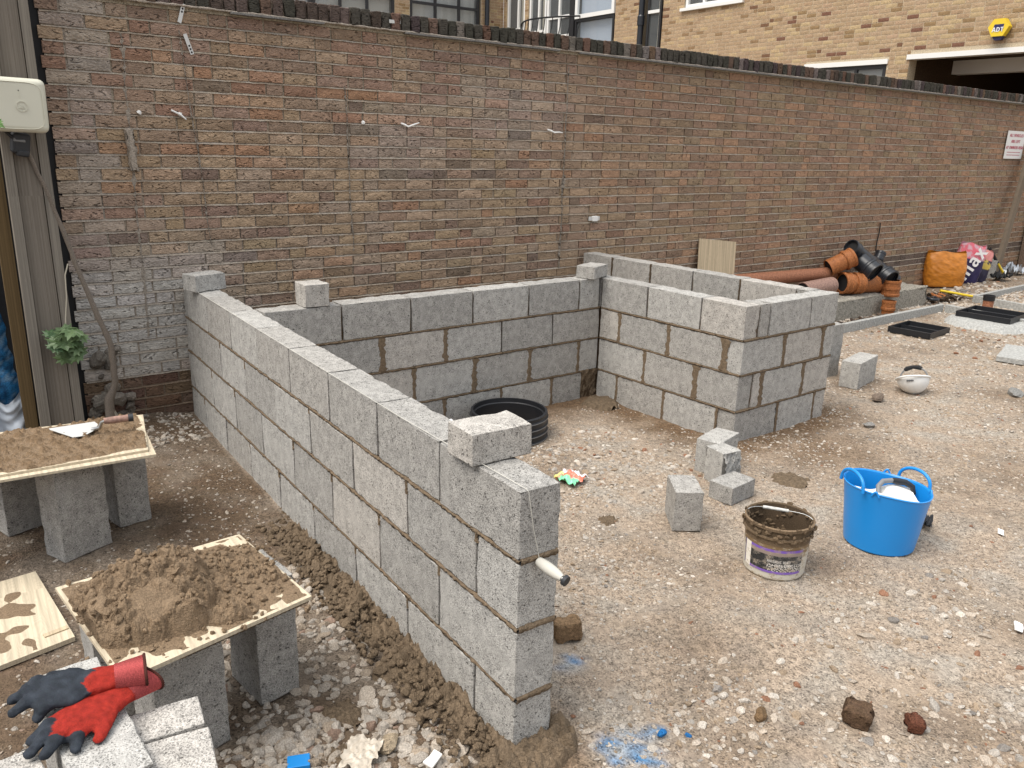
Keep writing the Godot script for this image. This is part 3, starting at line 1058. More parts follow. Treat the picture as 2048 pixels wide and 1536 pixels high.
func build_building() -> void:
	# long facade at right angles to the old wall: its own x runs towards the camera along the scene's z
	var root := thing("brick_building", "yellow brick building with white framed windows rising behind the old wall", "building", Vector3(13.5, 0, 0), -PI / 2)
	var holes := [[-12.87, -11.18, 4.80, 6.3], [-9.38, -7.62, 2.2, 3.41], [-7.19, -4.2, -0.5, 3.46]]
	for w in [[-13.55, -12.87, 0.0, 7.0], [-12.87, -11.18, 0.0, 4.8], [-12.87, -11.18, 6.3, 7.0], [-11.18, -9.38, 0.0, 7.0], [-9.38, -7.62, 0.0, 2.2], [-9.38, -7.62, 3.41, 7.0], [-7.62, -7.19, 0.0, 7.0], [-7.19, -4.2, 3.46, 7.0], [-4.2, -3.2, 0.0, 7.0], [-15.25, -14.34, 0.0, 7.0], [-20.3, -20.13, 0.0, 7.0], [-19.2, -19.02, 0.0, 7.0]]:
		panel(root, "wall", w[0], w[1], w[2], w[3], -0.24, -0.006, M.far_mortar)
	for w in [[-14.34, -13.55, 0.0, 3.9], [-16.9, -15.25, 0.0, 4.0], [-19.02, -16.9, 0.0, 4.0], [-20.13, -19.2, 0.0, 4.2]]:
		panel(root, "wall", w[0], w[1], w[2], w[3], -0.30, -0.05, M.far_mortar)
	panel(root, "roof", -20.3, -3.2, 7.0, 7.2, -7.0, 0.15, M.slab)
	panel(root, "rear_wall", -20.3, -3.2, 0.0, 7.0, -7.0, -6.8, M.far_mortar)
	panel(root, "end_wall", -3.4, -3.2, 0.0, 7.0, -6.8, -0.24, M.far_mortar)
	# passage
	panel(root, "passage_wall", -7.42, -7.2, 0.0, 3.46, -6.5, -0.25, M.passage)
	panel(root, "passage_end", -7.2, -3.45, 0.0, 3.46, -6.6, -6.4, M.passage)
	panel(root, "passage_wall", -4.2, -3.95, 0.0, 3.46, -6.5, -0.25, M.far_mortar)
	panel(root, "passage_ceiling", -7.42, -3.95, 3.47, 3.6, -6.5, -0.25, M.passage)
	panel(root, "ceiling_beam", -7.2, -4.2, 3.22, 3.46, -1.75, -1.5, M.white_paint)
	panel(root, "lintel", -7.24, -4.2, 3.375, 3.458, -0.2, 0.022, M.white_paint)
	panel(root, "lintel", -9.40, -7.60, 3.325, 3.41, -0.2, 0.022, M.white_paint)
	panel(root, "sill", -12.95, -11.12, 4.735, 4.80, -0.2, 0.06, M.white_paint)
	window(root, -12.85, -11.2, 4.80, 6.28, M.white_paint, 0.07, [0.33, 0.66], [], "curtain")
	window(root, -9.36, -7.64, 2.22, 3.32, M.window_black, 0.06, [0.28, 0.64], [], "blind_or_sky_panel")
	window(root, -14.04, -13.57, 3.9, 6.9, M.window_black, 0.06, [], [0.31], "curtain", 0.0)
	panel(root, "transom", -14.0, -13.62, 4.79, 4.86, -0.02, 0.05, M.white_paint)
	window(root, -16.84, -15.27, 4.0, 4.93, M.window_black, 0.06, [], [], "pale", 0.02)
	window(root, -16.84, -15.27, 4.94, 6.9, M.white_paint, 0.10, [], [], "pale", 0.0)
	panel(root, "post", -17.05, -16.86, 4.0, 6.9, -0.12, 0.05, M.window_black)
	window(root, -18.16, -17.06, 4.0, 6.9, M.white_paint, 0.08, [0.5], [0.37, 0.2], "none")
	window(root, -19.0, -18.2, 4.0, 6.9, M.white_paint, 0.07, [0.55], [0.27], "curtain")
	window(root, -20.12, -19.22, 4.2, 6.9, M.white_paint, 0.07, [0.6], [0.27], "curtain")
	var list := facade_bricks(root, -13.55, -3.6, 2.85, 5.9, holes)
	list.append_array(facade_bricks(root, -15.25, -14.34, 3.6, 5.9, []))
	list.append_array(facade_bricks(root, -20.3, -20.13, 4.6, 6.2, []))
	list.append_array(facade_bricks(root, -19.2, -19.02, 4.6, 6.2, []))
	lay_bricks(root, list, "pale_brick", 0.5)
	# return wing that faces the camera
	var wing := thing("office_wing", "wing with dark framed glazing between brick piers beyond the wall's left part", "building", Vector3(0, 0, -20.3))
	for w in [[12.72, 13.5], [9.9, 10.36], [5.4, 6.6]]:
		panel(wing, "pier", w[0], w[1], 0.0, 7.0, -0.24, -0.006, M.far_mortar)
	panel(wing, "wall", 6.6, 9.9, 0.0, 4.2, -0.24, -0.03, M.far_mortar)
	panel(wing, "wall", 10.36, 12.72, 0.0, 4.2, -0.24, -0.03, M.far_mortar)
	panel(wing, "roof", 5.4, 13.5, 7.0, 7.2, -6.0, 0.15, M.slab)
	panel(wing, "rear_wall", 5.4, 13.5, 0.0, 7.0, -6.0, -5.8, M.far_mortar)
	var wl := facade_bricks(wing, 12.72, 13.5, 4.6, 6.2, [])
	wl.append_array(facade_bricks(wing, 9.9, 10.36, 4.6, 6.2, []))
	lay_bricks(wing, wl, "pale_brick", 0.5)
	window(wing, 6.6, 7.52, 4.2, 6.9, M.window_black, 0.07, [], [0.45], "blind_or_sky_panel")
	window(wing, 7.53, 9.89, 4.2, 6.9, M.window_black, 0.08, [0.33, 0.66], [0.46], "blind_or_sky_panel")
	window(wing, 10.37, 12.66, 4.2, 6.9, M.window_black, 0.08, [0.36, 0.70], [0.455], "blind_or_sky_panel")
	# drainpipes
	for d in [[Vector3(13.42, 4.0, -14.2), "dark drainpipe beside the narrow bay window of the brick building", 0.07], [Vector3(12.84, 4.0, -20.18), "dark drainpipe in the corner beside the dark framed glazing", 0.07]]:
		var dp := thing("drainpipe", d[1], "drainpipe", d[0], 0.0, "drainpipes on the building")
		var mb := MB.new()
		tube(mb, [Vector3(0, -1.5, 0), Vector3(0, 3.0, 0)], [d[2]], 12)
		part("pipe", mb.commit(), M.navy_pipe, dp)
		var cb := MB.new()
		lathe(cb, Transform3D(), [Vector3.ZERO, Vector3.ZERO].map(func(_q): return Vector2(d[2] + 0.02, 0.55)) + [Vector2(d[2] + 0.02, 0.75), Vector2(d[2], 0.78)], 12)
		part("collar", cb.commit(), M.navy_pipe, dp)
	# balcony rail
	var br := thing("balcony_rail", "curved black iron balcony rail in front of the white glazed doors", "railing", Vector3(13.5, 0, 0), -PI / 2)
	var top := MB.new()
	var rp := []
	for k in 13:
		var t := k / 12.0
		rp.append(Vector3(lerpf(-19.2, -16.5, t), 4.98, 0.12 + 0.55 * sin(t * PI)))
	tube(top, rp, [0.022], 8)
	part("handrail", top.commit(), M.black_matt, br)
	for k in 13:
		var b := MB.new()
		var q: Vector3 = rp[k]
		tube(b, [q, q + Vector3(0, -0.25, 0.03), q + Vector3(0, -0.5, 0.10), q + Vector3(0, -0.8, 0.02), q + Vector3(0, -1.0, 0.0)], [0.013], 6)
		part("baluster", b.commit(), M.black_matt, br)
	var fl := MB.new()
	fl.box(Vector3(2.9, 0.12, 0.75), Transform3D(Basis(), Vector3(-17.85, 3.92, 0.37)))
	part("balcony_floor", fl.commit(), M.slab, br)
	# alarm box
	var al := thing("alarm_box", "yellow hexagonal alarm box lettered ADT on the building's wall", "alarm box", Vector3(13.5, 3.76, -5.67), -PI / 2)
	var hexa := PackedVector2Array()
	for p in [[-0.165, 0.01], [-0.085, 0.135], [0.085, 0.135], [0.165, 0.01], [0.09, -0.13], [-0.09, -0.13]]:
		hexa.append(Vector2(p[0], p[1]))
	var hb := MB.new()
	slab(hb, Transform3D(Basis(), Vector3(0, 0, 0.075)), hexa, 0.11)
	part("cover", hb.commit(), M.yellow, al)
	var bb := MB.new()
	var low := PackedVector2Array([Vector2(-0.085, -0.13), Vector2(0.085, -0.13), Vector2(0.05, -0.185), Vector2(-0.05, -0.185)])
	slab(bb, Transform3D(Basis(), Vector3(0, 0, 0.06)), low, 0.08)
	part("sounder", bb.commit(), M.alarm_blue, al)
	var pl := MB.new()
	slab(pl, Transform3D(Basis(), Vector3(0, 0, 0.1315)), PackedVector2Array([Vector2(-0.085, -0.05), Vector2(0.075, -0.05), Vector2(0.085, 0.05), Vector2(-0.065, 0.05)]), 0.003)
	part("plate", pl.commit(), M.alarm_blue, al)
	lettering("ADT", 0.072, 0.003, M.white_print, al, Transform3D(Basis(), Vector3(0, -0.032, 0.135)))


# ---------------------------------------------------------------- concrete blocks
func block_mesh(size: Vector3, v: int) -> ArrayMesh:
	var key := "block%s%d" % [str(size.snapped(Vector3.ONE * 0.002)), v]
	if not cache.has(key):
		var mb := MB.new()
		var k := Vector3i(maxi(2, int(size.x / 0.036)), maxi(2, int(size.y / 0.036)), maxi(2, int(size.z / 0.036)))
		rbox(mb, Transform3D(), size, 0.0045, k, 0.008, 0.0022, v * 6.1 + size.x * 10.0)
		cache[key] = mb.commit()
	return cache[key]


func course(root: Node3D, xf: Transform3D, y0: float, y1: float, joints: Array, thick: float, gap: float) -> void:
	for k in joints.size() - 1:
		var l: float = joints[k + 1] - joints[k] - gap
		var s := Vector3(l, y1 - y0, thick)
		var b := Basis.from_euler(Vector3(rng.randf_range(-0.004, 0.004), rng.randf_range(-0.004, 0.004), rng.randf_range(-0.004, 0.004)))
		var o := Vector3((joints[k] + joints[k + 1]) / 2.0, (y0 + y1) / 2.0 + rng.randf_range(-0.001, 0.001), -thick / 2.0 + rng.randf_range(-0.0015, 0.0015))
		part("concrete_block", block_mesh(s, rng.randi() % 3), M["block%d" % [0, 0, 1, 2, 3][rng.randi() % 5]], root, xf * Transform3D(b, o))


# rough mortar showing in a bed joint on the face z = 0 of xf
func bed(mb: MB, xf: Transform3D, x0: float, x1: float, y: float, h: float, proud: float, key: float, face := 0.0, out := 1.0) -> void:
	var nu := int((x1 - x0) / 0.012) + 2
	var p := PackedVector3Array()
	var c := PackedColorArray()
	for j in 5:
		for i in nu:
			var x := lerpf(x0, x1, float(i) / (nu - 1))
			var t := j / 4.0 - 0.5
			var wob := 0.004 * lump.get_noise_2d(x * 60.0 + key, 5.0 * j)
			var z := proud * (1.0 - pow(absf(t) * 2.0, 2.0)) - (0.012 if j == 0 or j == 4 else 0.0) + 0.006 * lump.get_noise_3d(x * 110.0, t * 40.0 + key, key)
			p.append(xf * Vector3(x, y + t * h * 1.25 + wob, face + z * out))
			c.append(Color.WHITE * (1.0 + 0.25 * lump.get_noise_2d(x * 40.0, key * 3.0)))
	mb.sheet(p, nu, 5, c, xf.basis * Vector3(0, 0, out))


# mortar smeared over an upright joint
func smear(mb: MB, xf: Transform3D, x: float, y0: float, y1: float, w: float, key: float) -> void:
	var p := PackedVector3Array()
	var c := PackedColorArray()
	for j in 15:
		for i in 6:
			var t := j / 14.0
			var y := lerpf(y0, y1, t)
			var u := i / 5.0 * 2.0 - 1.0
			var half := w * (0.5 + 0.45 * lump.get_noise_2d(y * 55.0 + key * 9.0, signf(u) * 20.0)) * (1.0 + 0.5 * pow(absf(t - 0.5) * 2.0, 3.0))
			p.append(xf * Vector3(x + u * half, y, (-0.003 if i == 0 or i == 5 else 0.0025 + 0.002 * lump.get_noise_3d(u * 9.0, y * 120.0, key))))
			c.append(Color.WHITE * (1.0 + 0.2 * lump.get_noise_2d(y * 50.0, u * 10.0 + key)))
	mb.sheet(p, 6, 15, c, xf.basis * Vector3.BACK)


func core(mb: MB, xf: Transform3D, x0: float, x1: float, top: float, thick: float) -> void:
	mb.box(Vector3(x1 - x0, top + 0.02, thick - 0.026), xf * Transform3D(Basis(), Vector3((x0 + x1) / 2, top / 2 - 0.01, -thick / 2)), Color(0.55, 0.5, 0.46))


func halves(lo: float, hi: float, first: float, pitch := 0.45) -> Array:
	var o := [hi]
	var x := hi - first
	while x > lo + 0.03:
		o.append(x)
		x -= pitch
	o.append(lo)
	o.reverse()
	return o


func build_block_walls() -> void:
	var T := 0.14
	var H := [[-0.03, 0.197], [0.209, 0.432], [0.445, 0.651], [0.664, 0.8725]]
	# the long wall on the left
	var a := thing("block_wall", "long grey concrete block wall running from the front to the old brick wall", "block wall", Vector3.ZERO, -PI / 2)
	var I := Transform3D()
	course(a, I, H[0][0], H[0][1], halves(-3.69, 0.0, 0.226), T, 0.009)
	course(a, I, H[1][0], H[1][1], halves(-3.69, 0.0, 0.45), T, 0.008)
	course(a, I, H[2][0], H[2][1], halves(-3.69, 0.0, 0.226), T, 0.008)
	course(a, I, H[3][0], H[3][1], halves(-3.69, 0.0, 0.45), T, 0.008)
	var mb := MB.new()
	core(mb, I, -3.68, -0.025, 0.86, T)
	for k in 3:
		var y: float = (H[k][1] + H[k + 1][0]) / 2.0
		bed(mb, I, -3.69, -0.004, y, 0.0145, 0.0005, k * 7.7)
		bed(mb, I, -3.69, -0.004, y, 0.0145, 0.0, k * 3.1 + 50.0, -T, -1.0)
		bed(mb, Transform3D(Basis(Vector3.UP, PI / 2), Vector3(0, 0, 0)), 0.006, T - 0.004, y, 0.019, 0.001, k * 4.4 + 9.0)
		for j in 9:
			var x := -0.226 - 0.45 * j if k % 2 == 0 else -0.45 * (j + 1)
			if x > -3.6 and rng.randf() < 0.75:
				smear(mb, I, x, H[k][1] - rng.randf_range(0.012, 0.05), H[k][1] + 0.006, 0.012, j + k * 10.0)
	part("mortar", mb.commit(), M.mortar, a)
	# rear wall with the square bay
	var beta := 0.0478
	var gam := 0.0766
	var OB := Vector3(0.5974, 0, -2.6004)
	var r := thing("block_wall", "stepped grey block wall with a square bay at its right end", "block wall", OB, beta)
	var inv := r.transform.affine_inverse()
	var dirB := Vector3(cos(beta), 0, -sin(beta))
	var OC := OB + dirB * 2.006
	var XC := inv * Transform3D(Basis(Vector3.UP, gam - PI / 2), OC)
	var OD := OC + Vector3(sin(gam), 0, cos(gam)) * 1.218
	var XD := inv * Transform3D(Basis(Vector3.UP, beta), OD)
	var OF := OD + dirB * 0.845 + Vector3(0, 0, -T)
	var gf := 0.09
	var LF := 2.16
	OF -= Vector3(sin(gf), 0, cos(gf)) * LF
	var XF := inv * Transform3D(Basis(Vector3.UP, gf - PI / 2), OF)
	course(r, I, H[0][0], H[0][1], [-0.45, 0.237, 0.687, 1.135, 1.578, 1.86], T, 0.01)
	course(r, I, H[1][0], H[1][1], [-0.45, 0.02, 0.465, 0.917, 1.372, 1.815, 2.005], T, 0.01)
	course(r, I, H[2][0], H[2][1], [-0.45, -0.19, 0.251, 0.692, 1.132, 1.566, 2.003], T, 0.009)
	course(r, I, H[3][0], H[3][1], [-0.45, 0.0, 0.45, 0.90, 1.35, 1.80, 1.99], T, 0.010)
	course(r, XC, H[0][0], H[0][1], [0.0, 0.203, 0.636, 1.076], T, 0.01)
	course(r, XC, H[1][0], H[1][1], [0.0, 0.447, 0.883, 1.218], T, 0.01)
	course(r, XC, H[2][0], H[2][1], [0.0, 0.192, 0.636, 1.076], T, 0.01)
	course(r, XC, H[3][0], H[3][1], [-0.138, 0.0, 0.431, 0.881, 1.218], T, 0.009)
	# front of the bay; its left end is the end of the blocks above where those run through
	course(r, XD, H[0][0], H[0][1], [-0.002, 0.432, 0.847, 0.985], T, 0.01)
	course(r, XD, H[1][0], H[1][1], [0.143, 0.233, 0.678, 0.985], T, 0.01)
	course(r, XD, H[2][0], H[2][1], [-0.002, 0.424, 0.861, 0.985], T, 0.01)
	course(r, XD, H[3][0], H[3][1], [0.142, 0.243, 0.68, 0.985], T, 0.008)
	course(r, XF, H[0][0], H[0][1], [0.0, 0.2, 0.65, 1.1, 1.55, LF], T, 0.01)
	course(r, XF, H[1][0], H[1][1], [0.0, 0.43, 0.88, 1.33, 1.78, LF], T, 0.01)
	course(r, XF, H[2][0], H[2][1], [0.0, 0.2, 0.65, 1.1, 1.55, LF], T, 0.01)
	course(r, XF, H[3][0], H[3][1], [0.0, 0.345, 0.765, 1.185, 1.61, 2.06, LF], T, 0.01)
	var m2 := MB.new()
	core(m2, I, -0.44, 1.99, 0.855, T)
	core(m2, XC, -0.1, 1.205, 0.855, T)
	core(m2, XD, 0.02, 0.97, 0.855, T)
	core(m2, XF, 0.02, LF + 0.1, 0.855, T)
	for k in 3:
		var y: float = (H[k][1] + H[k + 1][0]) / 2.0
		bed(m2, I, -0.45, 2.0, y, 0.016, 0.001, k * 5.5 + 1.0)
		bed(m2, XC, 0.004, 1.214, y, 0.016, 0.001, k * 6.6 + 20.0)
		bed(m2, XD, 0.004, 0.982, y, 0.017, 0.0015, k * 2.6 + 70.0)
		bed(m2, XF, 0.0, LF, y, 0.014, 0.0, k * 2.9 + 90.0)
		bed(m2, XD * Transform3D(Basis(Vector3.UP, PI / 2), Vector3(0.985, 0, 0)), 0.0, T, y, 0.016, 0.001, k + 120.0)
	for q in [[0, 0.237, 0.032], [0, 0.687, 0.026], [0, 1.135, 0.026], [0, 1.578, 0.024], [1, 0.02, 0.03], [1, 0.465, 0.026], [1, 0.917, 0.042], [1, 1.372, 0.034], [1, 1.815, 0.03], [2, 0.251, 0.046], [2, 0.692, 0.036]]:
		smear(m2, I, q[1], H[q[0]][0], H[q[0]][1], q[2], q[1] * 7.0)
	for q in [[0, 0.203, 0.024], [0, 0.636, 0.026], [0, 1.073, 0.018], [1, 0.447, 0.034], [1, 0.883, 0.044], [2, 0.192, 0.03], [2, 0.636, 0.032], [2, 1.085, 0.048]]:
		smear(m2, XC, q[1], H[q[0]][0], H[q[0]][1], q[2], q[1] * 5.0 + 3.0)
	for q in [[0, 0.44, 0.02], [0, 0.847, 0.032], [1, 0.233, 0.042], [1, 0.678, 0.042], [2, 0.43, 0.036], [2, 0.861, 0.036]]:
		smear(m2, XD, q[1], H[q[0]][0], H[q[0]][1], q[2], q[1] * 6.0 + 8.0)
	for k in 3:
		for q: float in [0.345, 0.765, 1.61]:
			smear(m2, XF, q, H[3][0], H[3][1], 0.016, q * 8.0)
	# the hole by the inner corner, packed with mortar
	var hp := PackedVector3Array()
	for j in 12:
		for i in 12:
			var x := 1.855 + i / 11.0 * 0.15
			var yy := -0.02 + j / 11.0 * 0.235
			hp.append(Vector3(x, yy, -0.012 + 0.022 * lump.get_noise_3d(x * 60.0, yy * 60.0, 4.0) + 0.035 * maxf(0.0, (yy - 0.12) / 0.1) * 0.6))
	m2.sheet(hp, 12, 12, PackedColorArray(), Vector3.BACK)
	part("mortar", m2.commit(), M.mortar, r)


# one loose block: size, place of its base centre, turn, lean
func loose(label: String, size: Vector3, at: Vector3, turn: float, group := "", tilt := Vector3.ZERO, called := "concrete_block", v := 0, shade := 0) -> MeshInstance3D:
	var b := Basis(Vector3.UP, turn) * Basis.from_euler(tilt)
	var o := part(called, block_mesh(size, v), M["block%d" % shade], self, Transform3D(b, at + b * Vector3(0, size.y / 2, 0)))
	tag(o, label, "concrete block", group)
	return o


func build_loose_blocks() -> void:
	var top := 0.8735
	loose("small rough grey block lying across the near end of the long block wall", Vector3(0.215, 0.1, 0.142), Vector3(0.082, top, -0.285), 0.0, "loose concrete blocks", Vector3.ZERO, "concrete_block", 1, 2)
	loose("small grey block set on the far end of the long block wall by the bricks", Vector3(0.205, 0.1, 0.14), Vector3(0.062, top, -3.40), 0.32, "loose concrete blocks", Vector3.ZERO, "concrete_block", 2, 0)
	loose("pale cube of cut block standing on the left of the rear block wall", Vector3(0.142, 0.128, 0.145), Vector3(0.452, top, -2.662), 0.03, "loose concrete blocks", Vector3.ZERO, "concrete_block", 0, 2)
	loose("small block sitting on the inner corner of the rear block wall", Vector3(0.215, 0.088, 0.145), Vector3(2.548, top, -2.748), 0.42, "loose concrete blocks", Vector3.ZERO, "concrete_block", 1, 1)
	loose("taller cut block standing against the front corner of the bay", Vector3(0.255, 0.2, 0.142), Vector3(2.30, 0.0, -1.27), yaw_to(0.259, -0.06) + 0.05, "loose concrete blocks", Vector3.ZERO, "concrete_block", 0, 0)
	loose("low square half block nearest the mortar bucket", Vector3(0.212, 0.1, 0.145), Vector3(2.065, 0.0, -0.948), 0.12, "loose concrete blocks", Vector3.ZERO, "concrete_block", 2, 3)
	loose("half block standing upright alone left of the other cut blocks", Vector3(0.138, 0.205, 0.215), Vector3(1.618, 0.0, -0.872), yaw_to(0.086, 0.094) + 0.22, "loose concrete blocks", Vector3.ZERO, "concrete_block", 1, 1)
	loose("full block standing on edge between the bay and the white helmet", Vector3(0.40, 0.212, 0.148), Vector3(4.655, 0.0, -1.90), yaw_to(0.364, -0.089), "loose concrete blocks", Vector3.ZERO, "concrete_block", 2, 0)
	loose("full block standing on end behind the right end of the bay", Vector3(0.215, 0.44, 0.145), Vector3(4.60, 0.0, -2.18), 0.0, "loose concrete blocks", Vector3.ZERO, "concrete_block", 0, 3)
	# block with a broken, dark face
	var bk := MB.new()
	var p := PackedVector3Array()
	for j in 16:
		for i in 14:
			var x := (i / 13.0 - 0.5) * 0.128
			var y := j / 15.0 * 0.2
			p.append(Vector3(x, y, 0.068 - 0.05 * absf(x + 0.05) * 4.0 + 0.022 * lump.get_noise_3d(x * 70.0, y * 70.0, 8.0) - 0.02 * smoothstep(0.13, 0.2, y)))
	bk.sheet(p, 14, 16, PackedColorArray(), Vector3.BACK)
	var body := part("concrete_block", bk.commit(), M.block3, self, Transform3D(Basis(Vector3.UP, -0.12), Vector3(2.165, 0.0, -1.085)))
	tag(body, "broken block with a rough dark split face among the cut blocks", "concrete block", "loose concrete blocks")
	var rest := MB.new()
	rbox(rest, Transform3D(Basis(), Vector3(0, 0.1, -0.03)), Vector3(0.13, 0.2, 0.14), 0.006, Vector3i(4, 5, 4), 0.015, 0.004, 33.0)
	part("block_body", rest.commit(), M.block0, body)
	# stands under the mortar boards
	var st := "blocks standing on end under the mortar boards"
	loose("front block on end under the far mortar board with the trowel", Vector3(0.222, 0.436, 0.14), Vector3(-0.885, 0.0, -2.088), yaw_to(0.203, -0.097), st, Vector3.ZERO, "concrete_block", 0, 3)
	loose("right block on end under the far mortar board with the trowel", Vector3(0.15, 0.436, 0.22), Vector3(-0.652, 0.0, -2.325), yaw_to(0.148, -0.031), st, Vector3.ZERO, "concrete_block", 1, 3)
	loose("rear left block on end under the far mortar board", Vector3(0.215, 0.436, 0.14), Vector3(-1.06, 0.0, -2.47), 0.35, st, Vector3.ZERO, "concrete_block", 2, 3)
	loose("front block on end under the near board carrying the mortar heap", Vector3(0.215, 0.436, 0.14), Vector3(-0.80, 0.0, -0.575), yaw_to(0.166, -0.143) - 0.45, st, Vector3.ZERO, "concrete_block", 1, 3)
	loose("right block on end under the near board carrying the mortar heap", Vector3(0.142, 0.436, 0.215), Vector3(-0.50, 0.0, -0.75), 0.15, st, Vector3.ZERO, "concrete_block", 2, 3)
	loose("rear left block on end under the near board carrying the mortar heap", Vector3(0.215, 0.436, 0.14), Vector3(-0.90, 0.0, -0.80), 0.1, st, Vector3.ZERO, "concrete_block", 0, 3)
	# stack in the near left corner
	var sk := "blocks stacked in the near left corner"
	loose("topmost block of the near left stack with the gloves on it", Vector3(0.143, 0.215, 0.44), Vector3(-1.075, 0.366, -0.062), yaw_to(0.143, -0.012), sk, Vector3.ZERO, "concrete_block", 1, 0)
	loose("block under the gloved topmost block of the near left stack", Vector3(0.143, 0.215, 0.44), Vector3(-1.072, 0.149, -0.055), yaw_to(0.143, -0.012), sk, Vector3.ZERO, "concrete_block", 2, 1)
	loose("bottom block lying under the gloves at the near left corner", Vector3(0.215, 0.147, 0.44), Vector3(-1.06, 0.0, -0.05), 0.08, sk, Vector3.ZERO, "concrete_block", 0, 1)
	loose("block beside the gloves at the left edge of the near stack", Vector3(0.10, 0.215, 0.44), Vector3(-1.205, 0.364, 0.19), yaw_to(0.143, -0.012), sk, Vector3.ZERO, "concrete_block", 2, 2)
	loose("lower block at the left edge of the near stack", Vector3(0.14, 0.36, 0.44), Vector3(-1.23, 0.0, 0.17), 0.05, sk, Vector3.ZERO, "concrete_block", 1, 1)
	loose("cut block right of the gloves, the farther of two side by side", Vector3(0.146, 0.2, 0.104), Vector3(-0.932, 0.352, -0.008), yaw_to(0.145, 0.013), sk, Vector3.ZERO, "concrete_block", 0, 2)
	loose("cut block right of the gloves, the nearer of two side by side", Vector3(0.146, 0.2, 0.20), Vector3(-0.945, 0.352, 0.152), yaw_to(0.145, 0.016), sk, Vector3.ZERO, "concrete_block", 2, 2)
	loose("block on end carrying the two cut blocks right of the gloves", Vector3(0.14, 0.35, 0.36), Vector3(-0.925, 0.0, 0.12), -0.08, sk, Vector3.ZERO, "concrete_block", 1, 1)


# ---------------------------------------------------------------- mortar, boards, hand tools
func board(root: Node3D, called: String, corners: Array, y: float, thick: float, m: Material) -> void:
	var mb := MB.new()
	var poly := PackedVector2Array()
	for c in corners:
		poly.append(Vector2(c[0], -c[1]))
	slab(mb, Transform3D(Basis(Vector3.RIGHT, -PI / 2), Vector3(0, y + thick / 2, 0)), poly, thick)
	for k in mb.uv.size():
		mb.uv[k] = mb.uv[k] * 1.7
	part(called, mb.commit(), m, root)


func bump(p: Vector2, c: Vector2, r: Vector2, turn := 0.0) -> float:
	var d := (p - c).rotated(-turn) / r
	return maxf(0.0, 1.0 - d.length_squared())


func heap_height(x: float, z: float) -> float:
	var p := Vector2(x, z)
	var body := 0.125 * sqrt(bump(p, Vector2(-0.86, -0.67), Vector2(0.20, 0.20), -0.2)) + 0.07 * sqrt(bump(p, Vector2(-0.70, -0.74), Vector2(0.22, 0.17), -0.1)) * 0.8
	body = maxf(body, 0.115 * sqrt(bump(p, Vector2(-0.89, -0.575), Vector2(0.12, 0.085), -0.2)))
	body = maxf(body, 0.10 * sqrt(bump(p, Vector2(-0.79, -0.535), Vector2(0.085, 0.07), 0.3)))
	body = maxf(body, 0.045 * sqrt(bump(p, Vector2(-0.66, -0.50), Vector2(0.085, 0.045), 0.1)))
	body = maxf(body, 0.065 * sqrt(bump(p, Vector2(-0.98, -0.74), Vector2(0.085, 0.12), 0.1)))
	body = maxf(body, 0.026 * sqrt(bump(p, Vector2(-0.58, -0.70), Vector2(0.16, 0.24), 0.2)))
	body = maxf(body, 0.012 * sqrt(bump(p, Vector2(-0.82, -0.48), Vector2(0.15, 0.05), -0.2)))
	if body <= 0.0:
		return -0.012
	var n := absf(lump.get_noise_2d(x * 13.0, z * 13.0)) * 0.036 + absf(fine.get_noise_2d(x * 42.0, z * 42.0)) * 0.019
	var big := 1.0 + lump.get_noise_2d(x * 5.0, z * 5.0) * 0.35
	# smooth faces left by the trowel, where the crumbs are pressed flat
	for cut in [[Vector2(-0.84, -0.56), Vector2(0.062, 0.062), -0.15], [Vector2(-0.655, -0.76), Vector2(0.032, 0.075), 0.25], [Vector2(-0.80, -0.865), Vector2(0.085, 0.035), 0.0], [Vector2(-0.575, -0.86), Vector2(0.06, 0.05), 0.0], [Vector2(-0.56, -0.62), Vector2(0.05, 0.05), 0.3], [Vector2(-0.985, -0.62), Vector2(0.03, 0.04), 0.2]]:
		var e := (p - (cut[0] as Vector2)).rotated(-float(cut[2])) / (cut[1] as Vector2)
		var inside := 1.0 - pow(absf(e.x), 3.0) - pow(absf(e.y), 3.0)
		if inside > 0.0:
			var k := clampf(inside * 5.0, 0.0, 1.0)
			n = lerpf(n, 0.014, k)
			big = lerpf(big, 1.06, k)
	return body * 0.74 * big + n * clampf(body / 0.05, 0.12, 1.0) - 0.012


const NEAR_BOARD := [[-0.432, -0.482], [-0.968, -0.360], [-1.050, -0.920], [-0.494, -0.978]]
const FAR_BOARD := [[-0.592, -1.955], [-1.43, -1.96], [-1.40, -2.525], [-0.518, -2.443]]


# the nearest place on a board (x, z) and how far off it the point lay
func onto(q: Vector2, corners: Array) -> Vector3:
	var poly := PackedVector2Array()
	for c in corners:
		poly.append(Vector2(c[0], c[1]))
	if Geometry2D.is_point_in_polygon(q, poly):
		return Vector3(q.x, q.y, 0.0)
	var best := q
	var far := INF
	for k in 4:
		var t := Geometry2D.get_closest_point_to_segment(q, poly[k], poly[(k + 1) % 4])
		if t.distance_to(q) < far:
			far = t.distance_to(q)
			best = t
	return Vector3(best.x, best.y, far)


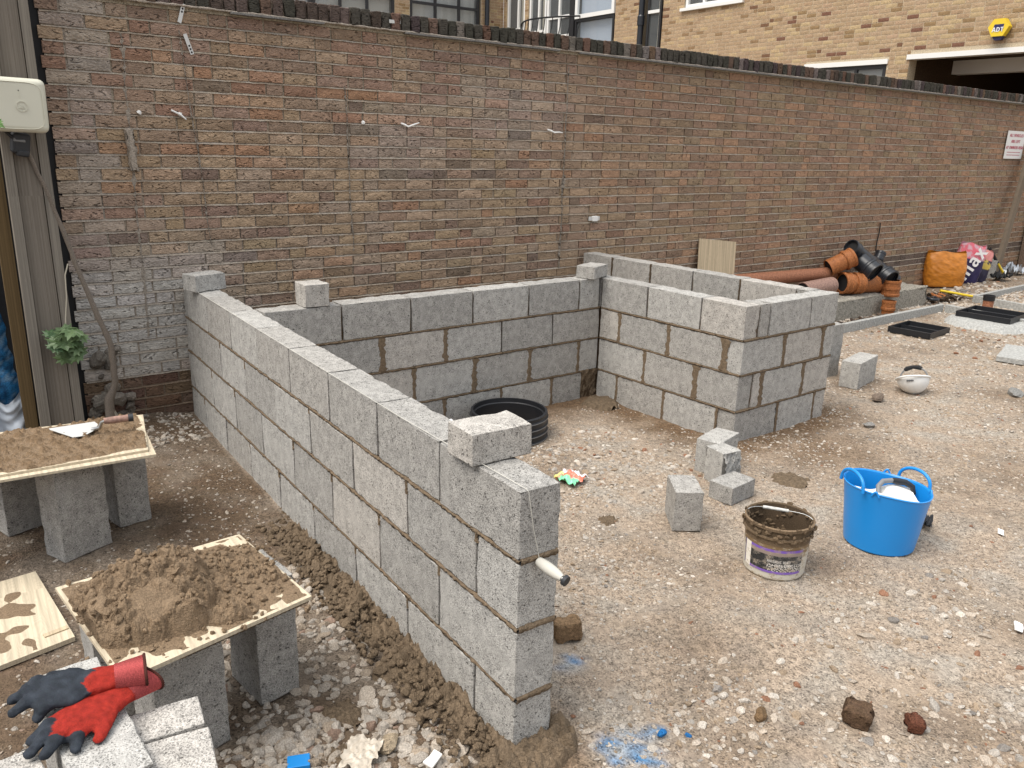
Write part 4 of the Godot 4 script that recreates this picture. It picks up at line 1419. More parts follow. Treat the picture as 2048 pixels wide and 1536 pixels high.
func build_boards() -> void:
	var far := thing("mortar_board", "two stacked plywood sheets forming the far mortar board, smeared with mortar", "mortar board", Vector3.ZERO, 0.0, "plywood mortar boards")
	board(far, "lower_sheet", [[-0.566, -1.905], [-1.42, -1.93], [-1.40, -2.50], [-0.53, -2.44]], 0.437, 0.010, M.ply_pale)
	board(far, "upper_sheet", [[-0.588, -1.95], [-1.43, -1.955], [-1.40, -2.53], [-0.512, -2.447]], 0.4475, 0.010, M.ply_pale)
	var near := thing("mortar_board", "near plywood board on blocks that carries the big heap of mortar", "mortar board", Vector3.ZERO, 0.0, "plywood mortar boards")
	board(near, "sheet", [[-0.425, -0.475], [-0.975, -0.350], [-1.058, -0.926], [-0.488, -0.985]], 0.437, 0.012, M.ply_pale)
	var low := thing("mortar_board", "stained plywood offcut lying on the ground at the left edge", "mortar board", Vector3.ZERO, 0.0, "plywood mortar boards")
	board(low, "sheet", [[-1.0, -1.336], [-1.33, -1.262], [-1.36, -1.88], [-1.07, -1.925]], 0.006, 0.018, M.ply_pale)
	board(low, "batten", [[-1.012, -1.40], [-1.09, -1.382], [-1.094, -1.405], [-1.016, -1.423]], 0.0245, 0.004, M.ply)
	var st := MB.new()
	var sp := PackedVector3Array()
	var sc := PackedColorArray()
	for j in 40:
		for i in 24:
			var x := lerpf(-1.34, -1.10, i / 23.0)
			var z := lerpf(-1.86, -1.32, j / 39.0)
			var edge := minf(minf(i, 23 - i) / 4.0, minf(j, 39 - j) / 5.0)
			var h := 0.0245 + 0.006 * lump.get_noise_2d(x * 7.0, z * 7.0) + 0.003 * minf(edge, 1.0) - 0.004
			sp.append(Vector3(x + 0.06 * (z + 1.3) * -0.2, h, z))
			sc.append(Color(1.15, 1.15, 1.1))
	st.sheet(sp, 24, 40, sc, Vector3.UP)
	part("mortar_film", st.commit(), M.wet, low)

	# mortar spread on the far board
	var mb := MB.new()
	var p := PackedVector3Array()
	var c := PackedColorArray()
	var nu := 150
	var nv := 84
	for j in nv:
		for i in nu:
			var x := lerpf(-1.42, -0.545, float(i) / (nu - 1))
			var z := lerpf(-2.50, -1.955, float(j) / (nv - 1))
			var e := minf(minf(-0.545 - x + (z + 2.2) * -0.13, x + 1.6), minf(z + 2.50, -1.955 - z)) * 14.0 + 0.9 * lump.get_noise_2d(x * 5.0, z * 5.0)
			var cover := clampf(e * 1.3 + 0.05, -0.6, 1.0)
			var flake := maxf(0.0, lump.get_noise_2d(x * 16.0, z * 26.0) - 0.12) * 0.034 + maxf(0.0, fine.get_noise_2d(x * 38.0, z * 60.0) - 0.15) * 0.014
			var on := onto(Vector2(x, z), FAR_BOARD)
			p.append(Vector3(on.x, 0.4568 + 0.0035 * cover + (flake if cover > 0.2 else 0.0) - minf(on.z, 0.004), on.y))
			c.append(Color(1.3, 1.27, 1.2).lerp(Color(0.8, 0.76, 0.7), clampf(flake * 160.0, 0.0, 1.0)))
	mb.sheet(p, nu, nv, c, Vector3.UP)
	tag(part("mortar_spread", mb.commit(), M.wet), "thin crumbly layer of mortar left on the far plywood board", "mortar", "", "")
	# the heap
	var hm := MB.new()
	p = PackedVector3Array()
	c = PackedColorArray()
	nu = 210
	nv = 190
	for j in nv:
		for i in nu:
			var x := lerpf(-1.08, -0.42, float(i) / (nu - 1))
			var z := lerpf(-0.97, -0.385, float(j) / (nv - 1))
			var y := heap_height(x, z)
			# crumbs lean outwards a little so that the sides overhang
			var push := Vector2(lump.get_noise_2d(x * 18.0 + 9.0, z * 18.0), lump.get_noise_2d(x * 18.0, z * 18.0 + 31.0)) * 0.012 * clampf(y / 0.05, 0.0, 1.0)
			var on := onto(Vector2(x + push.x, z + push.y), NEAR_BOARD)
			p.append(Vector3(on.x, 0.4495 + y - (0.0 if on.z < 0.001 else minf(0.012, on.z)), on.y) if on.z < 0.012 else Vector3(on.x, 0.443, on.y))
			c.append(Color.WHITE * (0.95 + 0.2 * lump.get_noise_2d(x * 20.0, z * 20.0)))
	hm.sheet(p, nu, nv, c, Vector3.UP)
	var heap := tag(part("mortar_heap", hm.commit(), M.wet), "big lumpy heap of fresh brown mortar with smooth trowel cuts on the near board", "mortar")
	var cr := MB.new()
	for k in 700:
		var x := rng.randf_range(-1.04, -0.44)
		var z := rng.randf_range(-0.95, -0.40)
		var y := heap_height(x, z)
		var r := rng.randf_range(0.003, 0.009) * (1.5 if rng.randf() < 0.12 else 1.0)
		if Vector2(x + 0.845, z + 0.575).length() < 0.075 or (y < -0.005 and rng.randf() < 0.8):
			continue
		rock(cr, Transform3D(Basis.from_euler(Vector3(rng.randf() * 3.0, rng.randf() * 3.0, 0)), Vector3(x, 0.4495 + maxf(y, 0.0) + r * 0.35, z)), Vector3(r, r * 0.75, r * 1.2), 2000 + k, Color.WHITE * rng.randf_range(0.85, 1.1), 0.5, 4)
	tag(part("crumbs", cr.commit(), M.wet, heap), "", "", "", "stuff")
	# smear of thin mortar film on the near board's edges
	var fm := MB.new()
	p = PackedVector3Array()
	for j in 60:
		for i in 60:
			var u := i / 59.0
			var w := j / 59.0
			var a := Vector2(-1.045, -0.915).lerp(Vector2(-0.496, -0.972), u)
			var b := Vector2(-0.965, -0.365).lerp(Vector2(-0.435, -0.487), u)
			var q := a.lerp(b, w)
			p.append(Vector3(q.x, 0.4492 + 0.0022 * clampf(0.35 + 2.2 * lump.get_noise_2d(q.x * 11.0, q.y * 11.0), -0.3, 0.6), q.y))
	fm.sheet(p, 60, 60, PackedColorArray(), Vector3.UP)
	part("mortar_film", fm.commit(), M.wet, heap)

	# trowel
	var tr := thing("trowel", "steel brick trowel with a pale handle resting on the far mortar board", "trowel", Vector3(-0.735, 0.481, -2.245), 0.0)
	var bl := MB.new()
	var tip := PackedVector2Array([Vector2(-0.02, -0.008), Vector2(-0.035, -0.058), Vector2(-0.075, -0.078), Vector2(-0.215, -0.012), Vector2(-0.225, 0.0), Vector2(-0.20, 0.012), Vector2(-0.06, 0.082), Vector2(-0.03, 0.055), Vector2(-0.02, 0.01)])
	var tb := Basis(Vector3.UP, -0.62) * Basis(Vector3.RIGHT, -PI / 2 + 0.12)
	slab(bl, Transform3D(tb, Vector3.ZERO), tip, 0.0016)
	part("blade", bl.commit(), M.steel_dull, tr)
	var dirt := Basis(Vector3.UP, -0.62)
	var tg := MB.new()
	tube(tg, [dirt * Vector3(-0.03, 0.002, 0), dirt * Vector3(0.005, 0.012, 0), dirt * Vector3(0.018, 0.038, 0), dirt * Vector3(0.032, 0.044, 0)], [0.009, 0.008, 0.007, 0.007], 8)
	part("tang", tg.commit(), M.steel, tr)
	var hd := MB.new()
	var hv := Basis(Vector3.UP, 0.12)
	tube(hd, [Vector3(0.0225, 0.044, 0.018), Vector3(0.06, 0.045, 0.022), Vector3(0.10, 0.045, 0.024), Vector3(0.122, 0.045, 0.026)], [0.0135, 0.016, 0.0155, 0.016], 14)
	part("handle", hd.commit(), M.pink_pipe, tr)
	var cp := MB.new()
	tube(cp, [Vector3(0.122, 0.045, 0.026), Vector3(0.143, 0.045, 0.028)], [0.0175], 14)
	part("end_cap", cp.commit(), M.charcoal, tr)

	# mortar that dropped along the foot of the long wall and round its near end
	var dm := MB.new()
	p = PackedVector3Array()
	c = PackedColorArray()
	nu = 20
	nv = 190
	for j in nv:
		for i in nu:
			var z := lerpf(-2.3, 0.02, float(j) / (nv - 1))
			var u := float(i) / (nu - 1)
			var wide := 0.155 * (0.8 + 0.75 * broad.get_noise_2d(z * 90.0, 5.0) + 0.35 * lump.get_noise_2d(z * 7.0, 8.0)) * smoothstep(-2.3, -1.7, z)
			var x := 0.004 - u * maxf(wide, 0.03) * 1.15
			var h := (0.05 + 0.04 * lump.get_noise_2d(z * 9.0, 1.0)) * sqrt(maxf(0.0, 1.0 - u * u)) * smoothstep(-2.3, -1.2, z) - 0.016
			h += (absf(lump.get_noise_2d(x * 14.0, z * 14.0)) * 0.055 + absf(fine.get_noise_2d(x * 50.0, z * 50.0)) * 0.03 - 0.014) * (1.0 - u * 0.8)
			p.append(Vector3(x, h, z))
			c.append(Color.WHITE * (0.85 + 0.35 * lump.get_noise_2d(x * 10.0, z * 5.0)))
	dm.sheet(p, nu, nv, c, Vector3.UP)
	for k in 900:
		var z := -1.9 + 1.92 * rng.randf()
		var u := rng.randf()
		var x := -0.012 - u * 0.15
		var r := rng.randf_range(0.004, 0.013) * (1.7 if rng.randf() < 0.12 else 1.0)
		rock(dm, Transform3D(Basis.from_euler(Vector3(rng.randf() * 3.0, rng.randf() * 3.0, 0)), Vector3(x, 0.034 * sqrt(1.0 - u * u) * smoothstep(-2.0, -1.2, z) + r * 0.2, z)), Vector3(r, r * 0.7, r * 1.2), 5000 + k % 40, Color.WHITE * rng.randf_range(0.75, 1.1), 0.5, 5)
	tag(part("mortar_droppings", dm.commit(), M.mortar), "ridge of brown mortar droppings along the left foot of the long wall", "mortar", "mortar droppings")
	var em := MB.new()
	p = PackedVector3Array()
	c = PackedColorArray()
	for j in 70:
		for i in 80:
			var x := lerpf(-0.12, 0.30, i / 79.0)
			var z := lerpf(-0.22, 0.30, j / 69.0)
			var b := maxf(bump(Vector2(x, z), Vector2(0.06, 0.02), Vector2(0.155, 0.10), -0.2), 0.75 * bump(Vector2(x, z), Vector2(0.165, 0.0), Vector2(0.065, 0.10), 0.3))
			var h := 0.062 * sqrt(b) - 0.018 + (absf(lump.get_noise_2d(x * 13.0, z * 13.0)) * 0.05 + absf(fine.get_noise_2d(x * 45.0, z * 45.0)) * 0.014) * clampf(b * 4.0, 0.0, 1.0)
			p.append(Vector3(x, h, z))
			c.append(Color.WHITE * (0.9 + 0.35 * lump.get_noise_2d(x * 10.0, z * 10.0)))
	em.sheet(p, 80, 70, c, Vector3.UP)
	tag(part("mortar_droppings", em.commit(), M.mortar), "mound of mortar squeezed out under the near end of the long wall", "mortar", "mortar droppings")
	# smaller droppings
	var spots := [[2.52, -0.92, 0.11, "flat pat of mortar on the ground beyond the blue tub"], [1.31, -1.07, 0.05, "dark lump of mortar left of the upright half block"], [-0.35, -0.45, 0.07, "brown clod of mortar in the gravel beside the near stands"], [-0.42, -0.28, 0.055, "clod of mortar in the gravel nearest the camera's bottom edge"], [-0.62, -1.25, 0.13, "low brown mortar patch behind the near mortar board"], [2.50, -2.52, 0.14, "pile of mortar in the inner corner under the hole in the wall"]]
	for s in spots:
		var q := MB.new()
		p = PackedVector3Array()
		c = PackedColorArray()
		for j in 26:
			for i in 26:
				var u := Vector2(i / 12.5 - 1.0, j / 12.5 - 1.0)
				var b := maxf(0.0, 1.0 - u.length_squared() * (1.0 + 0.8 * lump.get_noise_2d(u.x * 2.0 + float(s[0]) * 5.0, u.y * 2.0)))
				var r: float = s[2]
				var h := minf(0.4 * r, 0.05 if s[3].begins_with("pile") else 0.028) * sqrt(b) + 0.012 * absf(lump.get_noise_2d(u.x * 7.0, u.y * 7.0 + float(s[0]) * 2.0)) * clampf(b * 3.0, 0.0, 1.0) - 0.012
				p.append(Vector3(u.x * r, h, u.y * r))
				c.append(Color.WHITE * (0.85 + 0.35 * lump.get_noise_2d(u.x * 5.0, u.y * 5.0)))
		q.sheet(p, 26, 26, c, Vector3.UP)
		var at := Vector3(s[0], ground_y(s[0], s[1]), s[1])
		tag(part("mortar_droppings", q.commit(), M.mortar, self, Transform3D(Basis(), at)), s[3], "mortar", "mortar droppings")


# ---------------------------------------------------------------- gloves: smooth union of capsules meshed as surface nets
func capsule(p: Vector3, a: Vector3, b: Vector3, ra: float, rb: float, squash: float) -> float:
	var q := p
	var ba := b - a
	var t := clampf((q - a).dot(ba) / ba.length_squared(), 0.0, 1.0)
	var d := q - (a + ba * t)
	d.y *= squash
	return d.length() - lerpf(ra, rb, t)


func nets(mb: MB, bones: Array, cell: float, blend: float, tone: Callable) -> void:
	var lo := Vector3.INF
	var hi := -Vector3.INF
	for b in bones:
		var r: float = maxf(b[2], b[3]) + cell * 3.0
		for e in 2:
			lo = lo.min(b[e] - Vector3(r, r, r))
			hi = hi.max(b[e] + Vector3(r, r, r))
	var n := Vector3i((hi - lo) / cell) + Vector3i.ONE
	var f := PackedFloat32Array()
	f.resize(n.x * n.y * n.z)
	var i := 0
	for z in n.z:
		for y in n.y:
			for x in n.x:
				var p := lo + Vector3(x, y, z) * cell
				var d := 1.0
				for b in bones:
					var e := capsule(p, b[0], b[1], b[2], b[3], b[4])
					var h := clampf(0.5 + 0.5 * (d - e) / blend, 0.0, 1.0)
					d = lerpf(d, e, h) - blend * h * (1.0 - h)
				f[i] = d + 0.0025 * lump.get_noise_3dv(p * 55.0)
				i += 1
	var ids := PackedInt32Array()
	ids.resize(f.size())
	ids.fill(-1)
	var sx := 1
	var sy := n.x
	var sz := n.x * n.y
	for z in n.z - 1:
		for y in n.y - 1:
			for x in n.x - 1:
				var o := x + y * sy + z * sz
				var sum := Vector3.ZERO
				var cnt := 0
				for e in [[0, 1], [0, 2], [0, 4], [1, 3], [1, 5], [2, 3], [2, 6], [3, 7], [4, 5], [4, 6], [5, 7], [6, 7]]:
					var a: int = e[0]
					var b: int = e[1]
					var fa := f[o + (a & 1) * sx + (a >> 1 & 1) * sy + (a >> 2) * sz]
					var fb := f[o + (b & 1) * sx + (b >> 1 & 1) * sy + (b >> 2) * sz]
					if (fa < 0.0) != (fb < 0.0):
						var t := fa / (fa - fb)
						sum += Vector3(a & 1, a >> 1 & 1, a >> 2).lerp(Vector3(b & 1, b >> 1 & 1, b >> 2), t)
						cnt += 1
				if cnt:
					var p := lo + (Vector3(x, y, z) + sum / cnt) * cell
					var g := Vector3(f[o + sx] - f[o], f[o + sy] - f[o], f[o + sz] - f[o]).normalized()
					ids[o] = mb.vert(p, g, tone.call(p, g))
	for z in range(1, n.z - 1):
		for y in range(1, n.y - 1):
			for x in range(1, n.x - 1):
				var o := x + y * sy + z * sz
				for a in 3:
					var s0: int = [sx, sy, sz][a]
					var s1: int = [sy, sz, sx][a]
					var s2: int = [sz, sx, sy][a]
					if (f[o] < 0.0) != (f[o + s0] < 0.0):
						mb.quad(ids[o], ids[o - s1], ids[o - s1 - s2], ids[o - s2])


# fingers: [root x, root z, tip x, tip z, bend height]; a glove lies along -x from its cuff
func glove(label: String, at: Vector3, turn: float, fingers: Array, thumb: Array, lift: float, knit_side: bool, roll: float) -> void:
	var o := thing("work_glove", label, "glove", at, turn, "pair of work gloves on the block stack")
	o.rotation.x = roll
	var bones := []
	for q in [[0.0, -0.085, 0.0, 0.036, 0.043], [-0.05, -0.10, -0.018, 0.036, 0.024], [-0.05, -0.10, 0.020, 0.036, 0.024]]:
		bones.append([Vector3(q[0], lift, q[2]), Vector3(q[1], lift - 0.002, q[2]), q[3], q[4], 2.1])
	for q in fingers:
		var a := Vector3(q[0], lift, q[1])
		var b := Vector3(q[2], lift - 0.006 + q[4], q[3])
		var m := a.lerp(b, 0.5) + Vector3(0, 0.008, 0)
		bones.append([a, m, 0.0135, 0.0125, 1.15])
		bones.append([m, b, 0.0125, 0.0112, 1.15])
	bones.append([Vector3(thumb[0], lift, thumb[1]), Vector3(thumb[2], lift - 0.004, thumb[3]), 0.017, 0.0125, 1.2])
	bones.append([Vector3(0.0, lift, 0.0), Vector3(0.045, lift, 0.0), 0.036, 0.033, 2.0])
	var coat := func(p: Vector3, g: Vector3) -> Color:
		var dip := p.x + 0.012 * sin(p.z * 90.0) + 0.006 * lump.get_noise_3dv(p * 40.0)
		var covered := dip < -0.012
		if knit_side and g.y > -0.1 and dip > -0.128 + 0.5 * absf(p.z):
			covered = false
		if covered:
			return Color(0.052, 0.062, 0.078) * (1.0 + 0.5 * lump.get_noise_3dv(p * 30.0))
		return Color(0.50, 0.040, 0.026) * (1.0 + 0.35 * lump.get_noise_3dv(p * 60.0))
	var mb := MB.new()
	nets(mb, bones, 0.0036, 0.009, coat)
	part("glove_body", mb.commit(), M.glove, o)
	# ribbed cuff, flattened, and its hem
	var cu := MB.new()
	var he := MB.new()
	var rows := []
	for ring in 7:
		var t := ring / 6.0
		var row := []
		for k in 73:
			var a := TAU * k / 72.0
			var rib := 1.0 + 0.035 * (1.0 if k % 2 else -1.0)
			var rz := lerpf(0.034, 0.043, t) * rib
			var ry := lerpf(0.0175, 0.021, t) * rib
			row.append(Vector3(0.038 + 0.062 * t, lift + sin(a) * ry + 0.004 * sin(a * 2.0 + 1.0) * t, cos(a) * rz))
		rows.append(row)
	for ring in 6:
		for k in 72:
			var nn := ((rows[ring][k] as Vector3) - Vector3((rows[ring][k] as Vector3).x, lift, 0)).normalized()
			cu.face(rows[ring][k], rows[ring][k + 1], rows[ring + 1][k + 1], rows[ring + 1][k], nn, Color(0.52, 0.10, 0.095))
	part("cuff", cu.commit(), M.cloth, o)
	var hp: Array = rows[6]
	tube(he, hp, [0.0032], 6, Color(0.085, 0.03, 0.02))
	part("hem", he.commit(), M.cloth, o)


func build_gloves() -> void:
	glove("lower grey and red work glove, its red knitted back showing", Vector3(-1.032, 0.582, -0.068), 0.42, [[-0.08, -0.030, -0.155, -0.020, 0.0], [-0.10, -0.008, -0.175, 0.006, 0.0], [-0.10, 0.014, -0.160, 0.032, 0.0], [-0.085, 0.032, -0.115, 0.062, 0.0]], [-0.02, 0.032, -0.072, 0.074], 0.019, true, 0.1)
	glove("upper work glove with dark grey coated palm and pink ribbed cuff", Vector3(-1.048, 0.606, -0.118), -0.14, [[-0.09, -0.034, -0.135, -0.044, -0.006], [-0.10, -0.012, -0.158, -0.010, 0.0], [-0.10, 0.010, -0.155, 0.022, -0.006], [-0.085, 0.032, -0.110, 0.052, -0.01]], [-0.04, -0.03, -0.085, -0.052], 0.021, false, 0.12)


# ---------------------------------------------------------------- buckets and things on the ground
func build_tub() -> void:
	var at := Vector3(2.262, 0.0, -0.222)
	var o := thing("flexible_tub", "bright blue flexible plastic tub with two handles full of white offcuts", "tub", at, 0.0)
	var mb := MB.new()
	var seg := 64
	var prof := [[0.0, 0.004], [0.148, 0.004], [0.156, 0.012], [0.166, 0.10], [0.176, 0.20], [0.186, 0.288], [0.190, 0.296], [0.186, 0.299], [0.181, 0.292], [0.170, 0.19], [0.16, 0.10], [0.150, 0.02], [0.0, 0.016]]
	var p := PackedVector3Array()
	for k in prof.size():
		for i in seg + 1:
			var a := TAU * i / seg
			var r: float = prof[k][0]
			var y: float = prof[k][1]
			# the soft rim sags towards the right and pinches in a little
			var f := clampf(y / 0.29, 0.0, 1.0)
			r *= 1.0 + 0.045 * f * cos(2.0 * (a - 0.5))
			y += f * (-0.020 * cos(a - 0.65) + 0.004 * sin(a * 3.0))
			p.append(Vector3(cos(a) * r, y, sin(a) * r))
	var half := prof.size()
	for k in half - 1:
		var q := PackedVector3Array()
		for e in 2:
			for i in seg + 1:
				q.append(p[(k + e) * (seg + 1) + i])
		var t := Vector2(prof[k + 1][0] - prof[k][0], prof[k + 1][1] - prof[k][1]).normalized()
		var base := mb.v.size()
		for e in 2:
			for i in seg + 1:
				var a := TAU * i / seg
				mb.vert(q[e * (seg + 1) + i], Vector3(cos(a) * t.y, -t.x, sin(a) * t.y).normalized())
		for i in seg:
			mb.quad(base + i, base + i + 1, base + seg + 2 + i, base + seg + 1 + i)
	part("tub_body", mb.commit(), M.tub, o)
	for s in [[3.55, 0.0], [0.12, 1.0]]:
		var a: float = s[0]
		var c := Vector3(cos(a), 0, sin(a))
		var t := Vector3(-sin(a), 0, cos(a))
		var h := MB.new()
		var pts := []
		for k in 17:
			var u := k / 16.0
			var w := cos(u * PI) * 0.085
			var up := 0.284 - 0.020 * cos(a - 0.65) + 0.072 * pow(sin(u * PI), 0.55)
			pts.append(c * (0.188 + (0.012 if s[1] > 0.5 else -0.004) * sin(u * PI)) + t * w * (1.0 - 0.15 * sin(u * PI)) + Vector3(0, up, 0))
		tube(h, pts, [0.0078], 10)
		part("handle", h.commit(), M.tub, o)
		for e: float in [-1.0, 1.0]:
			var lug := MB.new()
			var lp := []
			for k in 9:
				var u := k / 8.0
				var aa: float = a + e * (0.60 + 0.16 * u)
				lp.append(Vector3(cos(aa), 0, sin(aa)) * 0.190 + Vector3(0, 0.287 - 0.02 * cos(aa - 0.65) + 0.022 * sin(u * PI), 0))
			tube(lug, lp, [0.005], 6)
			part("lug", lug.commit(), M.tub, o)
	# what lies in it
	var sh := MB.new()
	var sp := PackedVector3Array()
	for j in 14:
		for i in 14:
			var u := i / 13.0 - 0.5
			var w := j / 13.0 - 0.5
			sp.append(Vector3(u * 0.26, 0.012 * sin(u * 9.0) + 0.02 * absf(w) + 0.006 * lump.get_noise_2d(u * 6.0, w * 6.0), w * 0.20))
	sh.sheet(sp, 14, 14, PackedColorArray(), Vector3.UP)
	tag(part("paper_sheet", sh.commit(), M.paper, self, Transform3D(Basis.from_euler(Vector3(0.1, -0.7, 0.12)), at + Vector3(-0.005, 0.232, 0.015))), "crumpled white sheet lying in the blue tub", "paper")
	var s2 := MB.new()
	rbox(s2, Transform3D(), Vector3(0.21, 0.012, 0.012), 0.004, Vector3i(6, 1, 1), 0.0, 0.002, 3.0)
	tag(part("white_strip", s2.commit(), M.paper, self, Transform3D(Basis.from_euler(Vector3(0.0, -0.75, -0.13)), at + Vector3(-0.03, 0.262, 0.055))), "narrow white plastic strip slanting across the blue tub's contents", "strip")
	var pv := thing("hand_saw", "grey and black handled saw with a pale blade sticking out of the blue tub", "saw", at + Vector3(0.05, 0.235, 0.01), -0.75)
	var b2 := MB.new()
	slab(b2, Transform3D(Basis(Vector3.RIGHT, -PI / 2 + 0.35), Vector3.ZERO), PackedVector2Array([Vector2(-0.06, -0.05), Vector2(0.09, -0.055), Vector2(0.085, 0.045), Vector2(-0.05, 0.055)]), 0.006)
	part("blade", b2.commit(), M.white_plastic, pv)
	var hd := MB.new()
	tube(hd, [Vector3(-0.075, 0.0, 0.02), Vector3(-0.07, 0.035, -0.015), Vector3(-0.045, 0.052, -0.04), Vector3(0.0, 0.055, -0.05)], [0.010, 0.012, 0.012, 0.012], 10)
	part("handle", hd.commit(), M.grey_plastic, pv)
	var gp := MB.new()
	tube(gp, [Vector3(0.0, 0.055, -0.05), Vector3(0.03, 0.052, -0.052), Vector3(0.06, 0.05, -0.05), Vector3(0.09, 0.035, -0.04), Vector3(0.10, 0.0, -0.03)], [0.014, 0.016, 0.015, 0.013, 0.009], 10)
	part("grip", gp.commit(), M.black_plastic, pv)
	var st := MB.new()
	tube(st, [at + Vector3(-0.125, 0.18, -0.055), at + Vector3(-0.10, 0.285, -0.06)], [0.009, 0.010], 8)
	tag(part("tool_handle", st.commit(), M.shoot), "pale wooden tool handle leaning inside the left of the blue tub", "tool handle")
	for k in 3:
		var q := MB.new()
		rbox(q, Transform3D(), Vector3(0.11, 0.03, 0.02), 0.004, Vector3i(2, 1, 1), 0.0, 0.0, k)
		var a := k * 1.2 + 2.4
		tag(part("offcut", q.commit(), [M.charcoal, M.white_plastic, M.grey_plastic][k % 3], self, Transform3D(Basis.from_euler(Vector3(0.3, k * 1.1, 0.4)), at + Vector3(cos(a) * 0.08, 0.20, sin(a) * 0.08))), ["charcoal plastic offcut under the white sheet in the blue tub", "white plastic offcut under the saw in the blue tub", "mid grey plastic offcut deep in the blue tub"][k], "offcut", "offcuts in the blue tub")


func build_bucket() -> void:
	var at := Vector3(1.638, 0.0, -0.338)
	var o := thing("mortar_bucket", "mortar caked white plastic bucket with a wire handle and torn label", "bucket", at, 0.0)
	var mud := Color(0.19, 0.135, 0.085)
	var white := Color(0.66, 0.64, 0.58)
	var mb := MB.new()
	lathe(mb, Transform3D(), [Vector2(0.0, 0.002), Vector2(0.126, 0.002), Vector2(0.130, 0.010), Vector2(0.137, 0.165)], 56, [white, white, white])
	part("bucket_body", mb.commit(), bucket_skin(), o)
	var up := MB.new()
	lathe(up, Transform3D(), [Vector2(0.137, 0.165), Vector2(0.1385, 0.192), Vector2(0.1465, 0.194), Vector2(0.147, 0.201), Vector2(0.1405, 0.204), Vector2(0.141, 0.232), Vector2(0.1475, 0.236), Vector2(0.148, 0.247), Vector2(0.142, 0.251), Vector2(0.136, 0.246), Vector2(0.130, 0.05), Vector2(0.0, 0.045)], 56, [mud * 1.5, mud * 1.2, mud * 1.6, mud * 1.2, mud, mud * 1.2, mud * 1.5, mud * 1.9, mud, mud * 0.9, mud], 0.006)
	part("caked_rim", up.commit(), M.vc_mud, o)
	var crust := MB.new()
	for k in 150:
		var a := rng.randf() * TAU
		var y := rng.randf_range(0.185, 0.252) if k % 2 else rng.randf_range(0.12, 0.25)
		var r := (0.146 if k % 2 else 0.131) + 0.0
		rock(crust, Transform3D(Basis(Vector3.UP, -a), Vector3(cos(a) * r, y, sin(a) * r)), Vector3(0.004, rng.randf_range(0.004, 0.012), rng.randf_range(0.005, 0.016)), 700 + k, mud * rng.randf_range(0.9, 1.8), 0.5, 4)
	part("mortar_crust", crust.commit(), M.vc_mud, o).set_meta("kind", "stuff")
	# printed label wrapped round the front
	var face := atan2(1.6228 - at.z, -1.18109 - at.x)
	var lab := MB.new()
	var seg := 40
	for k in seg:
		var row := []
		for e in 2:
			var a := face + lerpf(1.15, -0.95, float(k + e) / seg)
			for y: float in [0.036, 0.150]:
				var r := 0.1305 + (y - 0.01) * 0.0452 + 0.0012
				row.append(lab.vert(Vector3(cos(a) * r, y, sin(a) * r), Vector3(cos(a), 0, sin(a)), Color.WHITE, Vector2(float(k + e) / seg, 1.0 if y < 0.1 else 0.0)))
		lab.quad(row[0], row[2], row[3], row[1])
	var lm := mat(Color.WHITE, 0.6)
	lm.albedo_texture = label_print()
	part("label", lab.commit(), lm, o)
	# wire bail with a plastic grip
	var w := MB.new()
	var side := Vector3(-sin(face), 0, cos(face))
	var fwd := Vector3(cos(face), 0, sin(face))
	var pts := []
	for k in 22:
		var t := k / 21.0
		var a := t * PI
		pts.append(side * cos(a) * 0.150 + fwd * (-0.055 * sin(a)) + Vector3(0, 0.222 + 0.040 * sin(a) + 0.008 * sin(a * 3.0), 0))
	tube(w, pts, [0.0019], 6)
	part("bail", w.commit(), M.steel, o)
	var g := MB.new()
	tube(g, [pts[7], pts[9], pts[11], pts[12]], [0.0075], 10)
	part("grip", g.commit(), M.white_plastic, o)
	for k in 2:
		var ear := MB.new()
		rock(ear, Transform3D(Basis(), pts[0 if k == 0 else 21]), Vector3(0.008, 0.014, 0.008), 77 + k, mud * 1.6)
		part("ear", ear.commit(), M.vc_mud, o)


func bucket_skin() -> StandardMaterial3D:
	var m := mat(Color.WHITE, 0.55)
	m.vertex_color_use_as_albedo = true
	var W := 256
	var im := Image.create(W, W, false, Image.FORMAT_RGB8)
	for y in W:
		for x in W:
			var v := 1.0 - float(y) / W
			var n := lump.get_noise_2d(x * 0.04, y * 0.04) + 0.6 * fine.get_noise_2d(x * 0.16, y * 0.16)
			var k := clampf(smoothstep(0.55, 0.95, v) * 1.3 + smoothstep(0.12, 0.0, v) * 0.7 + n * 0.9 - 0.22, 0.0, 1.0)
			im.set_pixel(x, y, Color(0.93, 0.92, 0.90).lerp(Color(0.55, 0.44, 0.31), k * 0.9))
	m.albedo_texture = ImageTexture.create_from_image(im)
	m.uv1_scale = Vector3(2, -5.9, 1)
	return m


